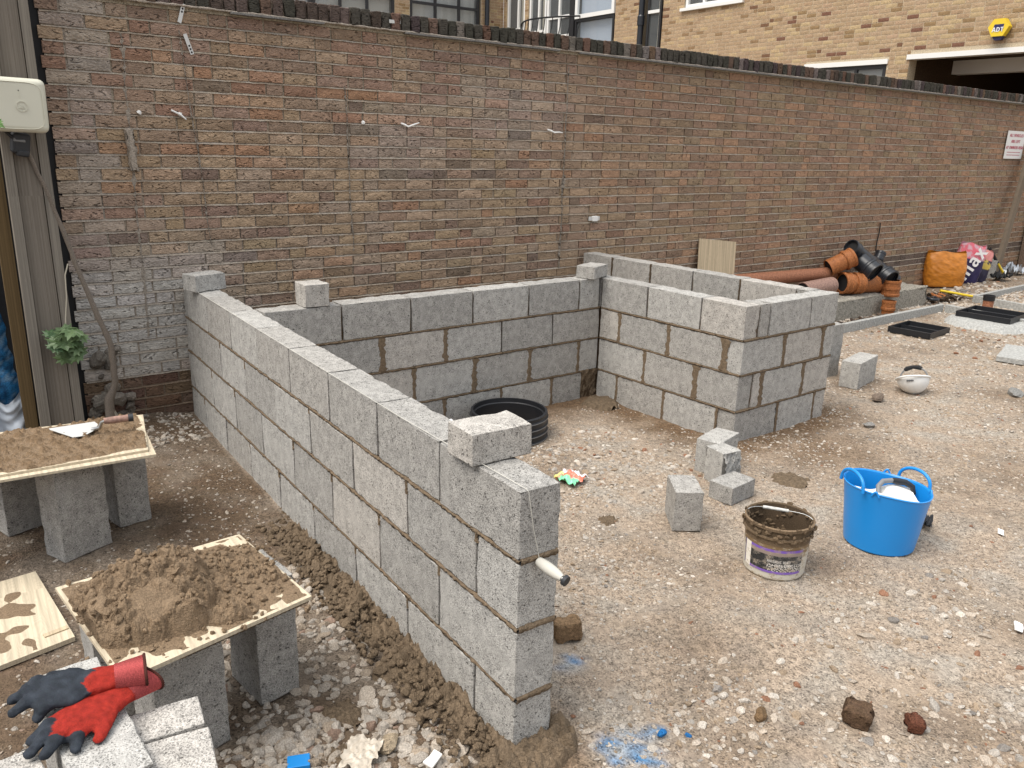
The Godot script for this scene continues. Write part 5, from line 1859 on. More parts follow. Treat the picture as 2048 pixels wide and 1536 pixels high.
# the worn print on the bucket's label: violet bands, a dark photograph of stones, lettering
func label_print() -> ImageTexture:
	var W := 512
	var H := 192
	var im := Image.create(W, H, false, Image.FORMAT_RGB8)
	for y in H:
		for x in W:
			var u := float(x) / W
			var v := float(y) / H
			var n := lump.get_noise_2d(x * 0.012, y * 0.022)
			var f := fine.get_noise_2d(x * 0.06, y * 0.09)
			var c := Color(0.90, 0.88, 0.84)
			if u > 0.16:
				c = Color(0.46, 0.34, 0.68) if v < 0.10 or v > 0.90 else Color(0.56, 0.50, 0.47)
				if v > 0.24 and v < 0.90:
					c = Color(0.19, 0.19, 0.19).lerp(Color(0.50, 0.48, 0.46), clampf(u * 0.9 - 0.15 + n * 0.8, 0.0, 1.0))
					if v > 0.58 and f > 0.05 and u > 0.45:
						c = Color(0.78, 0.76, 0.73)
					if f < -0.3:
						c = Color(0.08, 0.08, 0.08)
			elif u < 0.03:
				c = Color(0.30, 0.26, 0.42)
			var wear := clampf(n * 1.1 + f * 0.6 + v * 0.2 - 0.18 + (0.35 if v < 0.16 and u > 0.2 else 0.0), 0.0, 0.85)
			im.set_pixel(x, y, c.lerp(Color(0.66, 0.60, 0.52), wear * 0.8))
	stencil(im, "ANHYDROUS READY", 230, 84, 2, 3)
	stencil(im, "JOINT CEMENT", 290, 112, 2, 3)
	return ImageTexture.create_from_image(im)


# five by seven letters for print too small to model
func stencil(im: Image, text: String, x: int, y: int, sx: int, sy: int) -> void:
	var font := {"A": "0E11111F111111", "B": "1E11111E11111E", "C": "0E11101010110E", "D": "1E11111111111E", "E": "1F10101E10101F", "H": "1111111F111111", "I": "0E04040404040E", "J": "0702020202120C", "M": "111B1515111111", "N": "11191513111111", "O": "0E11111111110E", "R": "1E11111E141211", "S": "0F10100E01011E", "T": "1F040404040404", "U": "1111111111110E", "Y": "11110A04040404"}
	for ch in text:
		if font.has(ch):
			for r in 7:
				var bits := (font[ch] as String).substr(r * 2, 2).hex_to_int()
				for b in 5:
					if bits >> (4 - b) & 1:
						im.fill_rect(Rect2i(x + b * sx, y + r * sy, sx, sy), Color(0.90, 0.88, 0.85))
		x += 6 * sx


func build_ring() -> void:
	var o := thing("chamber_riser", "black ribbed plastic chamber ring standing on the gravel inside the walls", "chamber ring", Vector3(1.575, -0.02, -2.33))
	var mb := MB.new()
	var prof := [Vector2(0.238, 0.0)]
	for k in 4:
		var y := 0.022 + k * 0.042
		prof.append_array([Vector2(0.238, y), Vector2(0.247, y + 0.004), Vector2(0.247, y + 0.012), Vector2(0.238, y + 0.017)])
	prof.append_array([Vector2(0.238, 0.182), Vector2(0.242, 0.186), Vector2(0.238, 0.190), Vector2(0.226, 0.190), Vector2(0.224, 0.165), Vector2(0.216, 0.160), Vector2(0.214, 0.0)])
	lathe(mb, Transform3D(), prof, 72)
	part("ring", mb.commit(), M.black_plastic, o)
	var dusty := MB.new()  # thin grey bands round the outer edge of each rib
	for k in 4:
		lathe(dusty, Transform3D(), [Vector2(0.2476, 0.0275 + k * 0.042), Vector2(0.2476, 0.033 + k * 0.042)], 72)
	part("grey_rib", dusty.commit(), M.grey_plastic, o)
	var w := MB.new()
	var p := PackedVector3Array()
	for j in 10:
		for i in 18:
			var u := i / 17.0
			var v := j / 9.0
			p.append(Vector3(lerpf(-0.14, 0.14, u), 0.10 * sin(v * PI * 0.5) * (0.8 + 0.3 * sin(u * 5.0)) + 0.03 * lump.get_noise_2d(u * 4.0, v * 4.0), lerpf(0.10, -0.06, v)))
	w.sheet(p, 18, 10, PackedColorArray(), Vector3.UP)
	tag(part("plastic_sheet", w.commit(), M.paper, self, Transform3D(Basis(Vector3.UP, -0.3), Vector3(1.20, 0.03, -2.33))), "scrap of white plastic sheet on the ground left of the black ring", "plastic sheet")


func crumple(called: String, label: String, cat: String, at: Vector3, turn: float, sx: float, sz: float, hh: float, m: Material, tone: Callable, group := "") -> void:
	var mb := MB.new()
	var p := PackedVector3Array()
	var c := PackedColorArray()
	for j in 16:
		for i in 20:
			var u := i / 19.0 - 0.5
			var v := j / 15.0 - 0.5
			var k := 1.0 + 0.28 * lump.get_noise_2d(atan2(v, u) * 1.2 + at.x * 30.0, 3.0)
			p.append(Vector3(u * sx * k, 0.006 + hh * absf(lump.get_noise_2d(u * 2.6 + at.x * 9.0, v * 2.6)) * 1.6, v * sz * k))
			c.append(tone.call(u, v))
	mb.sheet(p, 20, 16, c, Vector3.UP)
	tag(part(called, mb.commit(), m, self, Transform3D(Basis(Vector3.UP, turn), at + Vector3(0, ground_y(at.x, at.z), 0))), label, cat, group)


func build_litter() -> void:
	crumple("wrapper", "crumpled wrapper in green, red and white behind the long wall's near end", "wrapper", Vector3(1.45, 0.012, -1.55), 0.3, 0.15, 0.15, 0.03, M.bag, func(u: float, v: float) -> Color:
		if u < -0.12 and v > -0.2:
			return Color(0.25, 0.72, 0.42)
		if v < -0.28:
			return Color(0.72, 0.66, 0.70) if u > 0.05 else Color(0.72, 0.68, 0.22)
		if u + v * 0.4 < 0.12 and v > 0.12:
			return Color(0.78, 0.70, 0.68)
		return Color(0.72, 0.20, 0.13) if u < 0.34 else Color(0.74, 0.73, 0.74))
	crumple("rag", "crumpled dark rag on the ground behind the blue tub", "rag", Vector3(2.62, 0.012, -0.20), 0.4, 0.11, 0.07, 0.04, M.charcoal, func(_u: float, _v: float) -> Color: return Color.WHITE)
	crumple("plastic_film", "scrap of clear pale film among the gravel before the long wall", "plastic film", Vector3(-0.385, 0.02, -0.235), 0.8, 0.13, 0.10, 0.016, M.film, func(_u: float, _v: float) -> Color: return Color.WHITE)
	# broken bricks and lumps lying about
	var lumps := [
		["brick_piece", "broken tan brick standing by the near end of the long wall", Vector3(0.525, 0.038, -0.408), Vector3(0.105, 0.085, 0.065), -0.35, Color(0.36, 0.235, 0.135), 21],
		["brick_piece", "squarish dark brown lump of brick on the gravel in the right foreground", Vector3(1.03, 0.034, 0.47), Vector3(0.082, 0.072, 0.085), 0.45, Color(0.16, 0.10, 0.062), 22],
		["stone", "brown stone left of the squarish brick lump", Vector3(0.782, 0.016, 0.285), Vector3(0.062, 0.036, 0.04), 0.2, Color(0.24, 0.155, 0.085), 23],
		["brick_piece", "crumbling rusty red brick fragment right of the squarish lump", Vector3(1.165, 0.018, 0.585), Vector3(0.06, 0.05, 0.05), 0.9, Color(0.19, 0.075, 0.045), 24],
		["stone", "small dark stone propped against the white helmet", Vector3(4.36, 0.03, -1.53), Vector3(0.12, 0.06, 0.09), 0.2, Color(0.26, 0.20, 0.16), 25],
		["stone", "flat grey slab of stone near the right edge of the site", Vector3(5.47, 0.018, -1.07), Vector3(0.20, 0.05, 0.14), 0.3, Color(0.34, 0.33, 0.31), 26],
		["stone", "blue painted stone in the foreground gravel", Vector3(0.448, 0.014, 0.172), Vector3(0.034, 0.026, 0.03), 0.5, Color(0.03, 0.20, 0.52), 27],
		["stone", "pale stone beside the near gravel strip with clear film by it", Vector3(-0.29, 0.02, -0.245), Vector3(0.085, 0.045, 0.06), 0.3, Color(0.46, 0.37, 0.26), 28],
		["stone", "grey stone on the ground right of the bay's front face", Vector3(3.75, 0.02, -1.22), Vector3(0.10, 0.04, 0.07), 0.1, Color(0.36, 0.345, 0.32), 29],
	]
	for s in lumps:
		var mb := MB.new()
		if s[0] == "brick_piece":
			var v: Vector3 = s[3]
			rbox(mb, Transform3D(), v, 0.012, Vector3i(6, 6, 6), 0.014, 0.012, s[6], Color.WHITE)
			for k in mb.c.size():
				mb.c[k] = (s[5] as Color) * (0.8 + 0.5 * absf(lump.get_noise_3dv(mb.v[k] * 70.0)))
		else:
			rock(mb, Transform3D(), (s[3] as Vector3) * 0.55, s[6], s[5], 0.3, 9)
		tag(part(s[0], mb.commit(), M.rubble_stone, self, Transform3D(Basis.from_euler(Vector3(0.06, s[4], 0.05)), s[2])), s[1], "brick" if s[0] == "brick_piece" else "stone", "broken bricks and stones on the ground")
	for q in [[Vector3(2.87, 0.012, 0.05), "white plastic scrap in the gravel at the right edge"], [Vector3(2.06, 0.012, 0.50), "white plastic scrap in the foreground by the right edge"], [Vector3(-0.215, 0.03, -0.105), "white plastic scrap in the gravel before the long wall"]]:
		var mb := MB.new()
		rbox(mb, Transform3D(), Vector3(0.055, 0.006, 0.03), 0.002, Vector3i(2, 1, 2), 0.0, 0.006, q[0].x)
		tag(part("plastic_scrap", mb.commit(), M.paper, self, Transform3D(Basis.from_euler(Vector3(0.25, 0.5, 0.1)), q[0])), q[1], "plastic scrap")
	var bx := MB.new()
	rbox(bx, Transform3D(), Vector3(0.065, 0.02, 0.05), 0.003, Vector3i(2, 1, 2), 0.0, 0.0, 0.0)
	tag(part("blue_cap", bx.commit(), M.tub, self, Transform3D(Basis(Vector3.UP, -0.35), Vector3(-0.545, 0.012, -0.32))), "small blue plastic cap on the ground at the bottom edge", "plastic cap")
	# builder's line wound on its pin at the end of the long wall
	var lp := thing("line_pin", "steel line pin wound with pale cord stuck in the near end joint", "line pin", Vector3(0.066, 0.648, 0.0))
	var pin := MB.new()
	tube(pin, [Vector3(-0.006, 0.004, -0.05), Vector3(0.018, -0.018, 0.105)], [0.006], 8)
	part("pin", pin.commit(), M.steel, lp)
	var wound := MB.new()
	var wp := []
	var wr := []
	for k in 40:
		var t := k / 39.0
		wp.append(Vector3(-0.002, 0.001, 0.0).lerp(Vector3(0.016, -0.016, 0.088), t))
		wr.append(0.0165 * (0.5 + 0.5 * pow(sin(PI * clampf(t * 0.9 + 0.1, 0.0, 1.0)), 0.6)) + (0.0007 if k % 2 else -0.0007))
	tube(wound, wp, wr, 12)
	part("cord_winding", wound.commit(), M.cord, lp)
	var cap := MB.new()
	tube(cap, [Vector3(0.016, -0.016, 0.096), Vector3(0.0185, -0.0185, 0.106)], [0.0155], 14)
	part("head", cap.commit(), M.charcoal, lp)
	var ln := MB.new()
	tube(ln, [Vector3(0.066, 0.648, 0.006), Vector3(0.040, 0.76, 0.004), Vector3(0.020, 0.872, 0.004), Vector3(0.018, 0.8775, -0.004), Vector3(0.008, 0.8785, -0.3), Vector3(-0.001, 0.8755, -0.7), Vector3(-0.002, 0.875, -3.6)], [0.0012], 5)
	tag(part("builders_line", ln.commit(), M.cord), "taut builder's line along the top edge of the long block wall", "string line")


func build_helmet() -> void:
	var o := thing("hard_hat", "white safety helmet lying upside down on the gravel", "helmet", Vector3(4.80, 0.112, -1.53))
	var open := (Vector3.UP + Vector3(0.88, 0, -0.47) * 0.42 - Vector3(0.47, 0, 0.88) * 0.24).normalized()
	var front := Vector3(-0.95, 0, 0.30)
	front = (front - open * open.dot(front)).normalized()
	o.basis = Basis(front, open, front.cross(open))
	var mb := MB.new()
	var p := PackedVector3Array()
	for e in 2:
		for j in 13:
			for i in 41:
				var a := TAU * i / 40.0
				var t := j / 12.0
				var r := sin(t * PI * 0.5)
				var y := -cos(t * PI * 0.5) * 0.118
				if j == 12:
					r = 1.0
				var k := 1.0 if e == 0 else 0.965
				var ridge := 1.0 + 0.02 * maxf(0.0, 1.0 - absf(cos(a)) * 4.0)
				p.append(Vector3(cos(a) * r * 0.142 * k, y * k * ridge, sin(a) * r * 0.112 * k))
	for e in 2:
		mb.sheet(p.slice(e * 533, e * 533 + 533), 41, 13, PackedColorArray(), Vector3.ZERO, true, Vector3.ZERO, e == 1)
	part("shell", mb.commit(), M.white_paint, o)
	var br := MB.new()
	var bp := []
	for i in 41:
		var a := TAU * i / 40.0
		var peak := 1.0 + 0.16 * pow(maxf(0.0, cos(a)), 3.0)
		bp.append(Vector3(cos(a) * 0.146 * peak, 0.002 - 0.006 * maxf(0.0, cos(a)), sin(a) * 0.116))
	tube(br, bp, [0.0075], 8)
	part("brim", br.commit(), M.white_paint, o)
	var hs := MB.new()
	var hp := []
	for k in 15:
		var t := k / 14.0 * PI
		hp.append(Vector3(-0.02, 0.008 + sin(t) * 0.085, -cos(t) * 0.098))
	tube(hs, hp, [0.0065], 8)
	part("harness", hs.commit(), M.grey_plastic, o)
	var pad := MB.new()
	tube(pad, [hp[4], hp[5], hp[7], hp[9], hp[10]], [0.014, 0.018, 0.014, 0.018, 0.013], 10)
	part("sweat_pad", pad.commit(), M.black_matt, o)
	var pr := MB.new()
	for k in 6:
		var a := -0.30 + k * 0.075
		var d := Vector3(cos(a) * 0.142, 0, sin(a) * 0.112)
		pr.box(Vector3(0.008, 0.010 + 0.003 * (k % 2), 0.002), Transform3D(Basis(Vector3.UP, PI / 2 - a), d * 0.985 + Vector3(0, -0.035, 0)))
	part("print", pr.commit(), M.grey_print, o)


func kerb(root: Node3D, a: Vector2, b: Vector2, top: float) -> void:
	var d := b - a
	var n := maxi(1, roundi(d.length() / 0.914))
	for k in n:
		var p := a + d * (k + 0.5) / n
		var mb := MB.new()
		rbox(mb, Transform3D(), Vector3(d.length() / n - 0.004, top + 0.06, 0.05), 0.006, Vector3i(10, 2, 1), 0.004, 0.001, p.x)
		part("edging_kerb", mb.commit(), M.kerb, root, Transform3D(Basis(Vector3.UP, yaw_to(d.x, d.y)), Vector3(p.x, (top - 0.06) / 2, p.y)))


func build_drains() -> void:
	var k1 := thing("kerb_edging", "corner of concrete edging kerbs round the nearer drainage trench", "kerb", Vector3.ZERO, 0.0, "concrete edging kerbs")
	kerb(k1, Vector2(5.60, -3.06), Vector2(8.31, -3.19), 0.092)
	kerb(k1, Vector2(8.335, -3.16), Vector2(8.17, -1.20), 0.092)
	var k2 := thing("kerb_edging", "farther corner of concrete edging kerbs by the pipe with a black cap", "kerb", Vector3.ZERO, 0.0, "concrete edging kerbs")
	kerb(k2, Vector2(9.30, -3.31), Vector2(13.0, -3.57), 0.095)
	kerb(k2, Vector2(9.30, -3.28), Vector2(9.12, -1.40), 0.095)
	var spare := MB.new()
	rbox(spare, Transform3D(), Vector3(0.62, 0.05, 0.22), 0.006, Vector3i(8, 1, 4), 0.004, 0.001, 3.0)
	tag(part("paving_slab", spare.commit(), M.kerb, self, Transform3D(Basis(Vector3.UP, yaw_to(0.31, -0.10)), Vector3(6.73, 0.035, -1.655))), "loose pale concrete slab lying at the right edge of the site", "paving slab")
	# black inspection frames
	for t in [[Vector3(6.945, 0.0, -2.69), 0.485, 0.425, yaw_to(0.495, -0.06), 0.006, "black plastic tray with a cross rib lying on the gravel"], [Vector3(8.20, 0.06, -2.575), 0.56, 0.55, yaw_to(0.576, -0.068), 0.06, "black plastic frame bedded on grey mortar by the kerb"]]:
		var o := thing("inspection_tray", t[5], "tray", t[0], t[3], "black drain frames")
		var sx: float = t[1]
		var sz: float = t[2]
		for e in [[0, -1], [0, 1], [1, -1], [1, 1]]:
			var mb := MB.new()
			var s := Vector3(sx, 0.06, 0.014) if e[0] == 0 else Vector3(0.014, 0.06, sz - 0.03)
			rbox(mb, Transform3D(Basis(), Vector3(e[1] * (sx - 0.014) / 2 if e[0] == 1 else 0.0, 0.033, e[1] * (sz - 0.014) / 2 if e[0] == 0 else 0.0)), s, 0.002, Vector3i(2, 1, 1), 0.0, 0.0, 0.0)
			part("side", mb.commit(), M.black_plastic, o)
		var fl := MB.new()
		fl.box(Vector3(sx - 0.03, 0.006, sz - 0.03), Transform3D(Basis(), Vector3(0, 0.012, 0)))
		part("floor", fl.commit(), M.charcoal, o)
		var rb := MB.new()
		rb.box(Vector3(0.008, 0.035, sz - 0.03), Transform3D(Basis(), Vector3(0.02, 0.032, 0)))
		part("rib", rb.commit(), M.black_plastic, o)
	var bd := MB.new()
	var p := PackedVector3Array()
	for j in 24:
		for i in 30:
			var u := Vector2(i / 14.5 - 1.0, j / 11.5 - 1.0)
			var b := 1.0 - pow(absf(u.x), 2.6) - pow(absf(u.y), 2.6) + 0.3 * lump.get_noise_2d(u.x * 3.0, u.y * 3.0)
			p.append(Vector3(u.x * 0.50, -0.015 + 0.078 * clampf(b * 2.2, 0.0, 1.0) + 0.006 * lump.get_noise_2d(u.x * 8.0, u.y * 8.0), u.y * 0.44))
	bd.sheet(p, 30, 24, PackedColorArray(), Vector3.UP)
	tag(part("mortar_bed", bd.commit(), M.kerb, self, Transform3D(Basis(Vector3.UP, 0.12), Vector3(8.12, 0.0, -2.53))), "grey mortar bed under the black frame by the kerb", "mortar")
	# concrete footing along the wall
	var fo := MB.new()
	rbox(fo, Transform3D(), Vector3(4.15, 0.30, 0.46), 0.012, Vector3i(70, 5, 8), 0.05, 0.02, 6.0)
	tag(part("concrete_footing", fo.commit(), M.slab, self, Transform3D(Basis(Vector3.UP, 0.07), Vector3(6.52, 0.075, -3.63))), "rough raised concrete footing along the foot of the brick wall", "footing")


func pipe_piece(label: String, m: Material, a: Vector3, b: Vector3, r: float, socket_a: bool, socket_b: bool, group: String) -> void:
	var o := thing("drain_pipe", label, "pipe", a, 0.0, group)
	var d := b - a
	var z := d.normalized()
	var x := (z.cross(Vector3.UP) if absf(z.y) < 0.99 else Vector3.RIGHT).normalized()
	var bs := Basis(x, z, x.cross(z).normalized())
	var l := d.length()
	var mb := MB.new()
	lathe(mb, Transform3D(bs, Vector3.ZERO), [Vector2(r * 0.9, 0.0), Vector2(r, 0.0), Vector2(r, l), Vector2(r * 0.9, l), Vector2(r * 0.9, 0.0)], 28)
	part("barrel", mb.commit(), m, o)
	for e in [[socket_a, 0.0], [socket_b, l]]:
		if e[0]:
			var s := MB.new()
			var y0: float = -0.02 if e[1] == 0.0 else l - 0.09
			lathe(s, Transform3D(bs, Vector3.ZERO), [Vector2(r * 1.0, y0), Vector2(r * 1.12, y0), Vector2(r * 1.18, y0 + 0.012), Vector2(r * 1.18, y0 + 0.03), Vector2(r * 1.10, y0 + 0.036), Vector2(r * 1.10, y0 + 0.08), Vector2(r * 1.16, y0 + 0.086), Vector2(r * 1.16, y0 + 0.11), Vector2(r * 1.0, y0 + 0.112)], 28)
			part("socket", s.commit(), m, o)
	var dk := MB.new()
	for y: float in [0.012, l - 0.012]:
		lathe(dk, Transform3D(bs, Vector3.ZERO), [Vector2(0.0, y), Vector2(r * 0.9, y)], 24)
	part("dark_bore", dk.commit(), M.black_matt, o)


func build_pipes() -> void:
	var g1 := "orange drain pipes stacked on the footing"
	var g2 := "black drain fittings piled on the orange pipes"
	pipe_piece("long orange drain pipe lying against the foot of the brick wall", M.orange_dull, Vector3(5.35, 0.475, -3.83), Vector3(7.0, 0.455, -3.80), 0.068, false, false, g1)
	pipe_piece("pinkish length of drain pipe in front of the long orange one", M.pink_pipe, Vector3(6.22, 0.345, -3.62), Vector3(6.74, 0.365, -3.63), 0.088, false, false, g1)
	pipe_piece("orange pipe collar at the open end of the pinkish pipe", M.orange_pipe, Vector3(6.98, 0.365, -3.66), Vector3(7.20, 0.355, -3.60), 0.105, true, true, g1)
	pipe_piece("orange pipe bend tilted on top of the pipe stack", M.orange_pipe, Vector3(6.86, 0.52, -3.78), Vector3(7.08, 0.64, -3.66), 0.095, false, true, g1)
	pipe_piece("orange fitting lying under the black ones", M.orange_pipe, Vector3(7.16, 0.34, -3.66), Vector3(7.62, 0.32, -3.60), 0.10, false, false, g1)
	pipe_piece("small orange socket peeping over the bay's rear corner", M.orange_pipe, Vector3(6.02, 0.30, -3.55), Vector3(6.20, 0.315, -3.52), 0.060, true, false, g1)
	pipe_piece("long black pipe slanting down across the top of the stack", M.navy_pipe, Vector3(7.13, 0.745, -3.70), Vector3(7.98, 0.335, -3.66), 0.078, true, true, g2)
	pipe_piece("black branch fitting under the slanting black pipe, left one", M.navy_pipe, Vector3(7.28, 0.66, -3.78), Vector3(7.30, 0.49, -3.50), 0.105, false, true, g2)
	pipe_piece("black branch fitting under the slanting black pipe, right one", M.navy_pipe, Vector3(7.66, 0.52, -3.78), Vector3(7.64, 0.385, -3.50), 0.105, false, true, g2)
	pipe_piece("black stub pointing up behind the slanting black pipe", M.navy_pipe, Vector3(7.92, 0.40, -3.88), Vector3(8.05, 0.60, -3.90), 0.055, false, true, g2)
	var under := MB.new()
	lathe(under, Transform3D(Basis.from_euler(Vector3(0, 0, PI / 2 - 0.06)), Vector3(7.62, 0.30, -3.66)), [Vector2(0.0, -0.26), Vector2(0.085, -0.26), Vector2(0.09, 0.24), Vector2(0.0, 0.24)], 24)
	tag(part("drain_pipe", under.commit(), M.black_plastic), "dark black pipe at the bottom of the fittings pile", "pipe", g2)
	pipe_piece("orange coupling standing on the edge of the footing", M.orange_pipe, Vector3(7.66, 0.215, -3.48), Vector3(7.66, 0.355, -3.48), 0.092, true, true, "upright orange couplings")
	pipe_piece("short orange riser standing behind the nearer kerb", M.orange_pipe, Vector3(7.47, -0.02, -3.36), Vector3(7.47, 0.155, -3.36), 0.066, false, true, "upright orange couplings")
	pipe_piece("orange riser with a black top beyond the kerb corner", M.orange_dull, Vector3(8.93, -0.03, -2.97), Vector3(8.93, 0.13, -2.97), 0.058, false, false, "upright orange couplings")
	var bc := MB.new()
	lathe(bc, Transform3D(Basis(), Vector3(8.93, 0.12, -2.97)), [Vector2(0.064, 0.0), Vector2(0.066, 0.06), Vector2(0.056, 0.062), Vector2(0.054, 0.0)], 24)
	part("black_collar", bc.commit(), M.black_plastic, get_child(get_child_count() - 1), Transform3D(Basis(), -Vector3(8.93, -0.03, -2.97)))
	# plywood offcut against the wall
	var pw := MB.new()
	rbox(pw, Transform3D(Basis(), Vector3(0, 0.37, 0)), Vector3(0.56, 0.74, 0.012), 0.002, Vector3i(2, 2, 1), 0.0, 0.0, 0.0)
	for k in pw.uv.size():
		pw.uv[k] = Vector2(pw.v[k].x, pw.v[k].y) * 1.3
	var pb := Basis(Vector3.UP, WALL_TURN) * Basis.from_euler(Vector3(-0.14, 0, -0.11))
	tag(part("plywood_offcut", pw.commit(), M.ply, self, Transform3D(pb, on_wall(5.08, 0.16, 0.13))), "pale plywood offcut leaning against the brick wall behind the bay", "plywood")


func sack(called: String, label: String, at: Vector3, w: float, h: float, d: float, turn: float, lean: float, key: float, tone: Callable) -> Node3D:
	var o := thing(called, label, "bag", at, turn)
	o.rotation.z = lean
	var mb := MB.new()
	var p := PackedVector3Array()
	var c := PackedColorArray()
	for j in 34:
		for i in 57:
			var a := TAU * i / 56.0
			var t := j / 33.0
			var puff := (0.86 + 0.14 * sin(PI * t)) * (1.0 - 0.45 * pow(t, 4.0)) if t > 0.03 else 0.8
			var sq := 1.0 / pow(pow(absf(cos(a)), 3.0) + pow(absf(sin(a)), 3.0), 1.0 / 3.0)
			var fold := 0.10 * absf(lump.get_noise_3d(cos(a) * 1.4 + key, t * 2.6 + sin(a) * 0.8, sin(a) * 1.4)) + 0.05 * lump.get_noise_3d(cos(a) * 3.0, t * 4.0, key)
			p.append(Vector3(cos(a) * sq * w * 0.5 * (0.92 + 0.08 * sin(PI * t) - fold * 0.5), t * h * (1.0 - 0.07 * t * absf(cos(a * 1.5 + key))), sin(a) * sq * d * 0.5 * (puff - fold)))
			c.append(tone.call(a, t, p[-1]))
	mb.sheet(p, 57, 34, c, Vector3.ZERO, true, Vector3(0, h * 0.5, 0))
	part("sack", mb.commit(), M.bag, o)
	return o


func build_far_corner() -> void:
	sack("rubble_bag", "crumpled orange plastic bag standing against the brick wall", Vector3(9.66, 0.09, -3.92), 0.52, 0.47, 0.26, -0.75, 0.04, 2.0, func(_a: float, t: float, q: Vector3) -> Color: return Color(0.55, 0.20, 0.025) * (0.9 + 0.35 * lump.get_noise_3dv(q * 40.0) + 0.1 * t))
	var navy := func(a: float, t: float, q: Vector3) -> Color:
		if t > 0.62:
			return Color(0.62, 0.12, 0.16).lerp(Color(0.5, 0.5, 0.55), clampf(0.5 + 3.0 * lump.get_noise_3dv(q * 14.0), 0.0, 1.0) * 0.6)
		return Color(0.022, 0.018, 0.075)
	var b := sack("compound_bag", "navy and pink printed bag lettered max leaning beside the orange one", Vector3(10.14, 0.09, -3.90), 0.36, 0.56, 0.20, -0.75, -0.10, 5.0, navy)
	lettering("max", 0.17, 0.004, M.white_print, b, Transform3D(Basis(Vector3.BACK, 1.15), Vector3(0.0, 0.28, 0.104)))
	sack("compound_bag", "pink, yellow and navy printed bag, the rightmost of the three bags", Vector3(10.42, 0.09, -3.90), 0.30, 0.46, 0.18, -0.75, -0.13, 9.0, func(_a: float, t: float, q: Vector3) -> Color:
		if t > 0.72:
			return Color(0.60, 0.24, 0.22)
		if t > 0.45 and lump.get_noise_3dv(q * 12.0) > -0.05:
			return Color(0.62, 0.46, 0.10)
		return Color(0.025, 0.025, 0.06))
	# cartridge, hammer and other tools in the corner
	var sg := thing("sealant_cartridge", "pale sealant cartridge with a dark end lying before the orange bag", "cartridge", Vector3(9.62, 0.14, -3.93))
	var m1 := MB.new()
	tube(m1, [Vector3(0.05, 0, 0.0), Vector3(0.27, -0.02, 0.06), Vector3(0.36, -0.04, 0.085)], [0.045, 0.042, 0.012], 14)
	part("tube", m1.commit(), M.shoot, sg)
	var m2 := MB.new()
	tube(m2, [Vector3(-0.09, 0.02, -0.02), Vector3(-0.03, 0.03, -0.01), Vector3(0.06, 0.0, 0.0)], [0.05, 0.07, 0.05], 12)
	part("end", m2.commit(), M.grey_plastic, sg)
	var hm := thing("hammer", "hammer with a yellow and black handle leaning on the small block in the corner", "hammer", Vector3(11.0, 0.12, -3.88))
	var h1 := MB.new()
	tube(h1, [Vector3(0.19, 0.03, 0.02), Vector3(0.04, 0.19, -0.03)], [0.018], 9)
	part("handle", h1.commit(), M.yellow, hm)
	var h2 := MB.new()
	tube(h2, [Vector3(0.04, 0.19, -0.03), Vector3(-0.14, 0.40, -0.09)], [0.02], 9)
	part("grip", h2.commit(), M.black_matt, hm)
	var h3 := MB.new()
	rbox(h3, Transform3D(Basis.from_euler(Vector3(0, 0.5, 0.7)), Vector3(0.20, 0.03, 0.02)), Vector3(0.13, 0.05, 0.05), 0.008, Vector3i(1, 1, 1), 0.0, 0.0, 0.0)
	part("head", h3.commit(), M.steel, hm)
	loose("small grey block in the far right corner behind the hammer", Vector3(0.215, 0.27, 0.20), Vector3(11.0, 0.08, -4.0), 0.4, "loose concrete blocks", Vector3.ZERO, "concrete_block", 0, 3)
	crumple("rag", "black rag lying on the ground right of the printed bags", "rag", Vector3(10.85, 0.03, -3.75), 0.1, 0.36, 0.18, 0.09, M.black_matt, func(_u: float, _v: float) -> Color: return Color.WHITE)
	crumple("plastic_film", "pale plastic sheet crumpled in the far right corner", "plastic film", Vector3(11.7, 0.02, -3.95), 0.1, 0.3, 0.25, 0.14, M.sheet, func(_u: float, _v: float) -> Color: return Color.WHITE)
	# leaning timber
	var tb := MB.new()
	rbox(tb, Transform3D(Basis(), Vector3(0, 1.0, 0)), Vector3(0.12, 2.0, 0.05), 0.004, Vector3i(2, 12, 1), 0.004, 0.002, 4.0)
	for k in tb.uv.size():
		tb.uv[k] = Vector2(tb.v[k].x * 2.0, tb.v[k].y * 0.8)
	tag(part("timber_plank", tb.commit(), M.plank, self, Transform3D(Basis(Vector3.UP, WALL_TURN) * Basis.from_euler(Vector3(-0.10, 0, -0.43)), Vector3(11.0, 0.06, -3.90))), "grey timber plank leaning on the right end of the brick wall", "plank")
	var pi_ := thing("brick_pier", "reddish brick pier at the far right corner of the old wall", "pier", on_wall(12.72, 0.0, 0.22), WALL_TURN)
	var core_ := MB.new()
	core_.box(Vector3(0.86, 2.3, 0.2), Transform3D(Basis(), Vector3(0.1, 0.95, -0.105)), Color(0.6, 0.5, 0.45))
	part("mortar", core_.commit(), M.old_mortar, pi_)
	var list := []
	for r in 30:
		var x := -0.33 - (0.0 if r % 2 else 0.1125)
		while x < 0.5:
			var lo := maxf(x, -0.33)
			if x + 0.214 - lo > 0.05:
				list.append([Vector3((lo + x + 0.214) / 2, r * 0.0745 + 0.03, 0), x + 0.214 - lo, 0.0645, Color(0.42, 0.2, 0.14).lerp(Color(0.3, 0.18, 0.13), rng.randf())])
			x += 0.225
	lay_bricks(pi_, list, "brick", 1.0)
